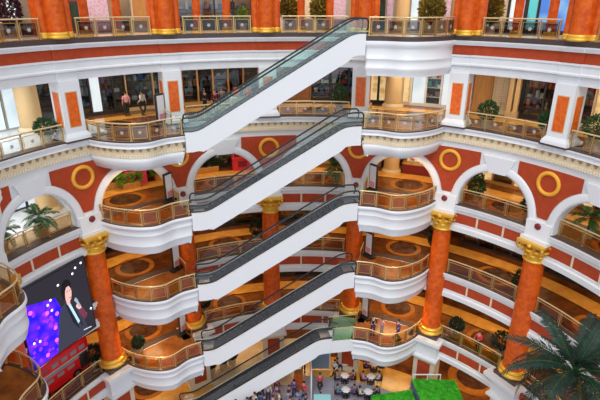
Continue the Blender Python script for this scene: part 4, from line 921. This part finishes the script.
for kd in ('stand', 'walk', 'lean', 'sit'):
    J = pose(kd); rad = dict(pel=.10, abd=.10, che=.11, nec=.05, jaw=.062, hea=.088)
    for s in 'LR': rad.update({'sh' + s: .055, 'el' + s: .04, 'wr' + s: .028, 'pa' + s: (.035, .018), 'hi' + s: .08, 'kn' + s: .055, 'an' + s: .04, 'to' + s: .035})
    links = [['pel', 'abd', 'che', 'nec', 'jaw', 'hea']]
    for s in 'LR': links += [['che', 'sh' + s, 'el' + s, 'wr' + s, 'pa' + s], ['pel', 'hi' + s, 'kn' + s, 'an' + s, 'to' + s]]
    J2 = dict(J); r2 = dict(rad); l2 = list(links)
    for s, sg in (('L', 1), ('R', -1)):              # five fingers, curled a little
        w_ = Vector(J['wr' + s]); p_ = Vector(J['pa' + s]); d = (p_ - w_).normalized(); u = Vector((0, 1, 0)) if abs(d.z) > .6 else Vector((sg * -1, 0, 0)); c = Vector((-sg, 0, 0)) if abs(d.z) > .6 else Vector((0, 0, -1))
        for i, (o_, ln) in enumerate(((.032, .062), (.011, .075), (-.011, .070), (-.032, .055))):
            a, b = 'f%d%sa' % (i, s), 'f%d%sb' % (i, s); J2[a] = tuple(p_ + u * -o_ + d * (.03 + ln * .45)); J2[b] = tuple(p_ + u * -o_ + d * (.03 + ln * .8) + c * ln * .35); r2[a] = .009; r2[b] = .008; l2.append(['pa' + s, a, b])
        a, b = 't%sa' % s, 't%sb' % s; J2[a] = tuple(w_ + (p_ - w_) * .6 - u * .045 + d * .01); J2[b] = tuple(w_ + (p_ - w_) * .9 - u * .06 + d * .02 + c * .01); r2[a] = .011; r2[b] = .009; l2.append(['wr' + s, a, b])
    hd = Vector(J['hea'])
    J2['nose'] = tuple(hd + Vector((0, -.105, -.03))); r2['nose'] = .014; l2.append(['hea', 'nose'])
    for sg, s in ((1, 'L'), (-1, 'R')): J2['ear' + s] = tuple(hd + Vector((sg * .095, .01, -.02))); r2['ear' + s] = .018; l2.append(['hea', 'ear' + s])
    body = skin_mesh(*chain(J2, l2, r2), 'body', 1, [m['skin']])
    sr = {k: (v if not isinstance(v, float) else v) for k, v in rad.items()}
    sr.update(pel=.118, abd=.118, che=.128, nec=.062)
    for s in 'LR': sr.update({'sh' + s: .072, 'el' + s: .056, 'wr' + s: .042})
    Js = dict(J); Js['nec'] = tuple(Vector(J['che']).lerp(Vector(J['nec']), .7))
    shirt = skin_mesh(*chain(Js, [['pel', 'abd', 'che', 'nec'], ['che', 'shL', 'elL', 'wrL'], ['che', 'shR', 'elR', 'wrR']], sr), 'shirt', 1, [CL['white']])
    tr = dict(rad); tr.update(pel=.125)
    for s in 'LR': tr.update({'hi' + s: .098, 'kn' + s: .075, 'an' + s: .062})
    trous = skin_mesh(*chain(J, [['pel', 'hiL', 'knL', 'anL'], ['pel', 'hiR', 'knR', 'anR']], tr), 'trousers', 1, [CL['black']])
    mb = MB(); mb.lathe([(.01, .12)] + [(.104 * math.sin(a) , .104 * math.cos(a) + .012) for a in (.35, .7, 1.05, 1.4, 1.7)], hd + Vector((0, .012, 0)), 14); mb.lathe([(.08, -.07), (.095, -.02), (.09, .04)], hd + Vector((0, .03, 0)), 12); hair = mb.mesh('hair', [m['hair']])
    shoes = []
    for s in 'LR':
        a = Vector(J['an' + s]); b = Vector(J['to' + s]); mb = MB(); mb.box((a + b) / 2 + Vector((0, 0, -.012 - (a.z - .09) * .5)), .10, .27, .085); shoes.append(mb.mesh('shoe', [m['black']]))
    mb = MB()
    for sg in (-1, 1): mb.lathe([(.001, -.012), (.011, 0), (.001, .012)], hd + Vector((sg * .035, -.083, .005)), 8)
    eyes = mb.mesh('eyes', [m['black']])
    PM[kd] = dict(body=body, shirt=shirt, trousers=trous, hair=hair, shoe=shoes[0], shoe2=shoes[1], eyes=eyes)
def person(kd, loc, rz, top, bottom, label, group=None, sc=1.0, hairm=None):
    root = empty('person', loc, label, 'person', group); root.rotation_euler = (0, 0, rz); root.scale = (sc,) * 3
    for part in ('body', 'shirt', 'trousers', 'hair', 'shoe', 'shoe2'):
        o = bpy.data.objects.new(part.strip('2'), PM[kd][part]); COL.objects.link(o); o.parent = root
        mm_ = {'shirt': CL[top], 'trousers': CL[bottom]}.get(part)
        if mm_: o.material_slots[0].link = 'OBJECT'; o.material_slots[0].material = mm_
        if part == 'body': 
            e = bpy.data.objects.new('eyes', PM[kd]['eyes']); COL.objects.link(e); e.parent = o
    return root
def tin(t): return ang(t)                                 # faces the void
person('stand', P(.74, 4.0, Z['B'] + .005), tin(.74) + PI, 'pink', 'black', 'person in pale pink top and black trousers standing left of the pair, second floor', 'two people before the dark shop')
person('walk', P(.87, 3.7, Z['B'] + .005), tin(.87) + PI + .4, 'white', 'black', 'person in white top and black trousers standing right of the pair, second floor', 'two people before the dark shop')
for i, (t, r, a, tp, bt_) in enumerate(((1.40, 2.3, .5, 'black', 'black'), (1.50, 2.0, -.4, 'maroon', 'black'), (1.58, 2.6, 0, 'grey', 'navy'))):
    person('stand', P(t, r, Z['B'] + .005), tin(t) + a, tp, bt_, 'person in %s top behind the second floor railing left of the topmost escalator' % tp, 'three people behind the second floor railing')
person('lean', P(3.37, -2.45, Z['E'] + .035), tin(3.3) + .3, 'black', 'navy', 'person in black top leaning on the lowest right balcony railing, leftmost of three', 'people on the lowest right balcony')
person('stand', P(3.48, -2.1, Z['E'] + .035), tin(3.4) - .4, 'pink', 'grey', 'person in pink top on the lowest right balcony, middle of three', 'people on the lowest right balcony', .82)
person('walk', P(3.70, -2.15, Z['E'] + .035), tin(3.7) - 1.0, 'purple', 'navy', 'person in purple top on the lowest right balcony, rightmost of three', 'people on the lowest right balcony')
person('lean', P(4.55, .35, Z['E'] + .01), tin(4.55), 'red', 'black', 'person in red top leaning on the lowest gallery railing between two round bushes')
G0 = Z['G'] + .018
person('walk', P(2.65, -3.15, Z['G'] + .002), tin(2.6) + .6, 'red', 'black', 'person in red top standing by the white booth on the ground floor')
person('walk', P(2.84, -1.39, G0), tin(2.8) - .8, 'white', 'black', 'person in white top and black trousers walking on the ground floor between booth and tables')
person('stand', P(2.40, -1.05, G0), tin(2.4), 'black', 'black', 'person all in black standing beside the stacked brown crates')
# crowd at the escalator foot
rd = random.Random(21); tops = ['white', 'black', 'grey', 'maroon', 'purple', 'teal', 'navy', 'pink', 'cream', 'tan', 'blue', 'red']; bots = ['black', 'navy', 'grey', 'tan', 'blue']
spots = []; combos = [(a, b) for a in tops for b in bots if a != b]; rd.shuffle(combos); tries = 0
while len(spots) < 40 and tries < 4000:
    tries += 1
    x = rd.uniform(-4.9, 0.5); y = rd.uniform(28.3, 30.7)
    if all((x - a) ** 2 + (y - b) ** 2 > .40 for a, b in spots): spots.append((x, y))
for i, (x, y) in enumerate(spots):
    tp, bt_ = combos[i]
    person(('stand', 'walk', 'stand', 'lean')[i % 4], (x, y, Z['G'] + .002), rd.uniform(0, 6.28), tp, bt_, 'person in %s top and %s trousers in the ground floor crowd below the lowest escalator' % (tp, bt_), 'crowd on the ground floor', rd.uniform(.92, 1.03))

# ------------------------------------------------------------------ ground floor tables, booth, crates, turf
def zg(x, y):
    d = math.hypot(x - CX, y - CY) - R0
    return Z['G'] + (.016 if d > -.9 else .001)
seatc = ['black', 'navy', 'grey', 'maroon', 'teal', 'purple', 'tan', 'pink', 'white', 'cream']
def cafe_row(pts, rowname, far):
    for i, (x, y) in enumerate(pts):
        z = Z['G'] + .016; nm = ['farthest', 'second farthest', 'third farthest', 'fourth farthest', 'nearest'][i if i < len(pts) - 1 else 4]
        root = empty('cafe_table', (x, y, z), 'white topped cafe table, %s of the %s row on the ground floor' % (nm, rowname), 'table', 'cafe tables of the %s row' % rowname)
        mb = MB(); mb.lathe([(.01, .72), (.34, .72), (.36, .735), (.34, .75), (.01, .75)], (0, 0, 0), 24, cap=False); mb.build('tabletop', m['white2'], root, world=False)
        mb = MB(); mb.lathe([(.26, 0), (.26, .03), (.05, .06), (.04, .70), (.12, .72)], (0, 0, 0), 16); mb.build('pedestal', m['black'], root, world=False)
        for sg in (-1, 1):
            cx_ = x + sg * .68; sd = 'left' if sg < 0 else 'right'
            ch = empty('chair', (cx_, y, z), 'dark chair on the %s of the %s table, %s row' % (sd, nm, rowname), 'chair', 'dark cafe chairs of the %s row' % rowname); ch.rotation_euler = (0, 0, -sg * PI / 2)
            mb = MB(); mb.box((0, 0, .44), .44, .44, .05); mb.build('seat', m['black'], ch, world=False)
            mb = MB(); mb.box((0, .21, .70), .42, .04, .42); mb.build('backrest', m['black'], ch, world=False)
            for dx in (-.18, .18):
                for dy in (-.18, .18): mb = MB(); mb.box((dx, dy, .21), .035, .035, .42); mb.build('leg', m['steel'], ch, world=False)
            c1 = seatc[(i * 2 + (sg > 0) + (0 if far else 5)) % 10]; c2 = 'navy' if c1 != 'navy' else 'grey'
            person('sit', (cx_ - sg * .02, y, z + .02), -sg * PI / 2, c1, c2, 'person in %s top seated %s of the %s table, %s row' % (c1, sd, nm, rowname), 'people seated at the %s row' % rowname)
cafe_row([(3.85, 33.7), (3.72, 32.2), (3.66, 30.6), (3.5, 28.9)], 'left', True)
cafe_row([(6.3, 33.6), (5.85, 32.1), (5.4, 30.4)], 'right', False)
x0, y0 = 1.35, 33.4
bo = empty('booth', (1.6, 32.2, Z['G']), 'white framed booth with blue grey panels beside the red topped person', 'booth')
mb = MB(); mb.box((.92, 32.0, Z['G'] + 1.15), .10, 3.4, 2.3); mb.box((1.75, 33.75, Z['G'] + 2.25), 1.7, .1, .12); mb.box((2.55, 33.75, Z['G'] + 1.15), .1, .1, 2.3); mb.build('frame', m['white2'], bo)
mb = MB(); mb.box((1.75, 33.75, Z['G'] + 1.15), 1.5, .05, 2.05); mb.build('back_panel', mat('blue_grey_board', (.22, .32, .42), .5), bo)
cu = empty('booth_counter', (1.5, 29.6, Z['G']), 'pale turquoise topped counter at the bottom of the booth', 'counter')
mb = MB(); mb.box((1.75, 28.9, Z['G'] + .5), 1.2, 1.6, 1.0); mb.build('body', m['white2'], cu)
mb = MB(); mb.box((1.75, 28.9, Z['G'] + 1.03), 1.3, 1.7, .06); mb.build('top', mat('turquoise_laminate', (.30, .72, .76), .3), cu)
for i in range(4):
    z = Z['G'] + .001 + i * .42
    cr = empty('crate', (-.1, 31.6, z), 'brown slatted crate beside the booth, %s of the stack of four' % ('bottom', 'second from bottom', 'third from bottom', 'top')[i], 'crate', 'stacked brown crates')
    mb = MB(); mb.box((0, 0, .2), .66, .5, .38); mb.build('box', m['wood'], cr, world=False)
    mb = MB()
    for zz in (.06, .20, .34): mb.box((0, 0, zz), .70, .54, .07)
    mb.build('slat', m['orange'], cr, world=False)
# raised turf platform
tp = empty('turf_platform', (10.2, 28, Z['G']), 'raised platform covered in bright green turf, upper level beside the palm', 'platform', 'green turf platforms')
up = [(8.45, 29.6), (11.7, 29.45), (11.75, 26.6), (8.75, 26.6)]; lo_ = [(5.3, 28.45), (8.40, 29.05), (8.60, 26.0), (5.0, 26.0)]
ht = -26.30; hl = -26.85
mb = MB(); mb.prism(up, Z['G'] + .002, ht); mb.build('base', mat('slate_blue_board', (.10, .16, .30), .5), tp)
tl = empty('turf_platform', (7, 27, Z['G']), 'low green turf platform at the bottom centre, left of the higher one', 'platform', 'green turf platforms')
mb = MB(); mb.prism(lo_, Z['G'] + .002, hl); mb.build('base', bpy.data.materials['slate_blue_board'], tl)
rd = random.Random(4)
def turf(poly, z, par, n, edge):
    mb = MB(); mb.prism([(p[0], p[1]) for p in poly], z, z + .03)
    (ax, ay), (bx_, by), (cx_, cy_), (dx_, dy_) = poly
    for _ in range(n):
        u, v = rd.random(), rd.random()
        x = (ax * (1 - u) + bx_ * u) * (1 - v) + (dx_ * (1 - u) + cx_ * u) * v; y = (ay * (1 - u) + by * u) * (1 - v) + (dy_ * (1 - u) + cy_ * u) * v
        a = rd.uniform(0, 6.28); h = rd.uniform(.06, .16); b = len(mb.v); w_ = .035
        mb.v += [(x - w_ * math.cos(a), y - w_ * math.sin(a), z + .02), (x + w_ * math.cos(a), y + w_ * math.sin(a), z + .02), (x + rd.uniform(-.08, .08), y + rd.uniform(-.08, .08), z + h)]
        mb.f.append((b, b + 1, b + 2)); mb.m.append(0); mb.sm.append(False)
    o = mb.build('grass', m['turf'], par, recalc=False); o['kind'] = 'stuff'
turf(up, ht, tp, 3200, 0); turf(lo_, hl, tl, 2600, 0)
fr = empty('white_rail', (9.4, 29.3, ht), 'white metal rail frame standing on the far edge of the turf platform', 'rail')
mb = MB(); mb.box((9.55, 29.45, ht + .55), 2.1, .06, .06); mb.build('top_bar', m['white2'], fr)
for x in (8.55, 9.6, 10.58): mb = MB(); mb.box((x, 29.45, ht + .27), .05, .05, .56); mb.build('post', m['white2'], fr)
# ------------------------------------------------------------------ light, sky, camera
w = bpy.data.worlds.new('World'); S.world = w; w.use_nodes = True
bg = w.node_tree.nodes['Background']; bg.inputs[0].default_value = (0.87, 0.935, 1.0, 1); bg.inputs[1].default_value = 0.95
def area(name, loc, sx, sy, power, col, rz=0.0, rx=0.0):
    l = bpy.data.lights.new(name, 'AREA'); l.shape = 'RECTANGLE'; l.size = sx; l.size_y = sy; l.energy = power; l.color = col
    o = bpy.data.objects.new(name, l); COL.objects.link(o); o.location = loc; o.rotation_euler = (rx, 0, rz)
    return o
for k, zt, pw, col in (('A', 2.9, 200, (1.0, 0.88, 0.72)), ('B', -4.05, 110, (1.0, 0.84, 0.62)), ('C', -9.45, 85, (1.0, 0.70, 0.38)), ('D', -14.6, 80, (1.0, 0.64, 0.30)), ('E', -19.95, 100, (1.0, 0.64, 0.30)), ('G', -25.4, 120, (1.0, 0.66, 0.34))):
    for b in range(-2, 6):
        bright = k in 'BC' and b in (-1, -2)
        area('ceiling_lamp', P(b + 0.5, 3.0, zt), 3.6, 1.2, pw * (1.7 if bright else 1), (1, 0.97, 0.93) if bright else col, ang(b + .5))
for k in 'ABCD':
    for t in (0.42, 3.58):
        if k == 'A' and t < 1: continue
        area('balcony_downlight', P(t, -1.3, Z[k] - 2.35), 0.5, 0.5, 150 if k == 'D' else 70, (1.0, 0.66, 0.32))
sun = bpy.data.lights.new('skylight', 'SUN'); sun.energy = 1.3; sun.angle = math.radians(25); sun.color = (1, 0.97, 0.92)
so = bpy.data.objects.new('skylight', sun); COL.objects.link(so); so.rotation_euler = (math.radians(38), 0, math.radians(-12))
cam = bpy.data.cameras.new('camera'); cam.sensor_width = 36; cam.lens = 491.91 / 600 * 36; cam.clip_end = 300
co = bpy.data.objects.new('camera', cam); COL.objects.link(co); co.location = (0, 0, 0)
co.matrix_world = Matrix.Rotation(PI / 2 - 0.378, 4, 'X') @ Matrix.Rotation(0.0024, 4, 'Z')
S.camera = co
S.view_settings.view_transform = 'Standard'; S.view_settings.look = 'None'; S.view_settings.gamma = 1.0; S.view_settings.exposure = 0.08; S.view_settings.use_curve_mapping = False
S.cycles.max_bounces = 6; S.cycles.transparent_max_bounces = 16
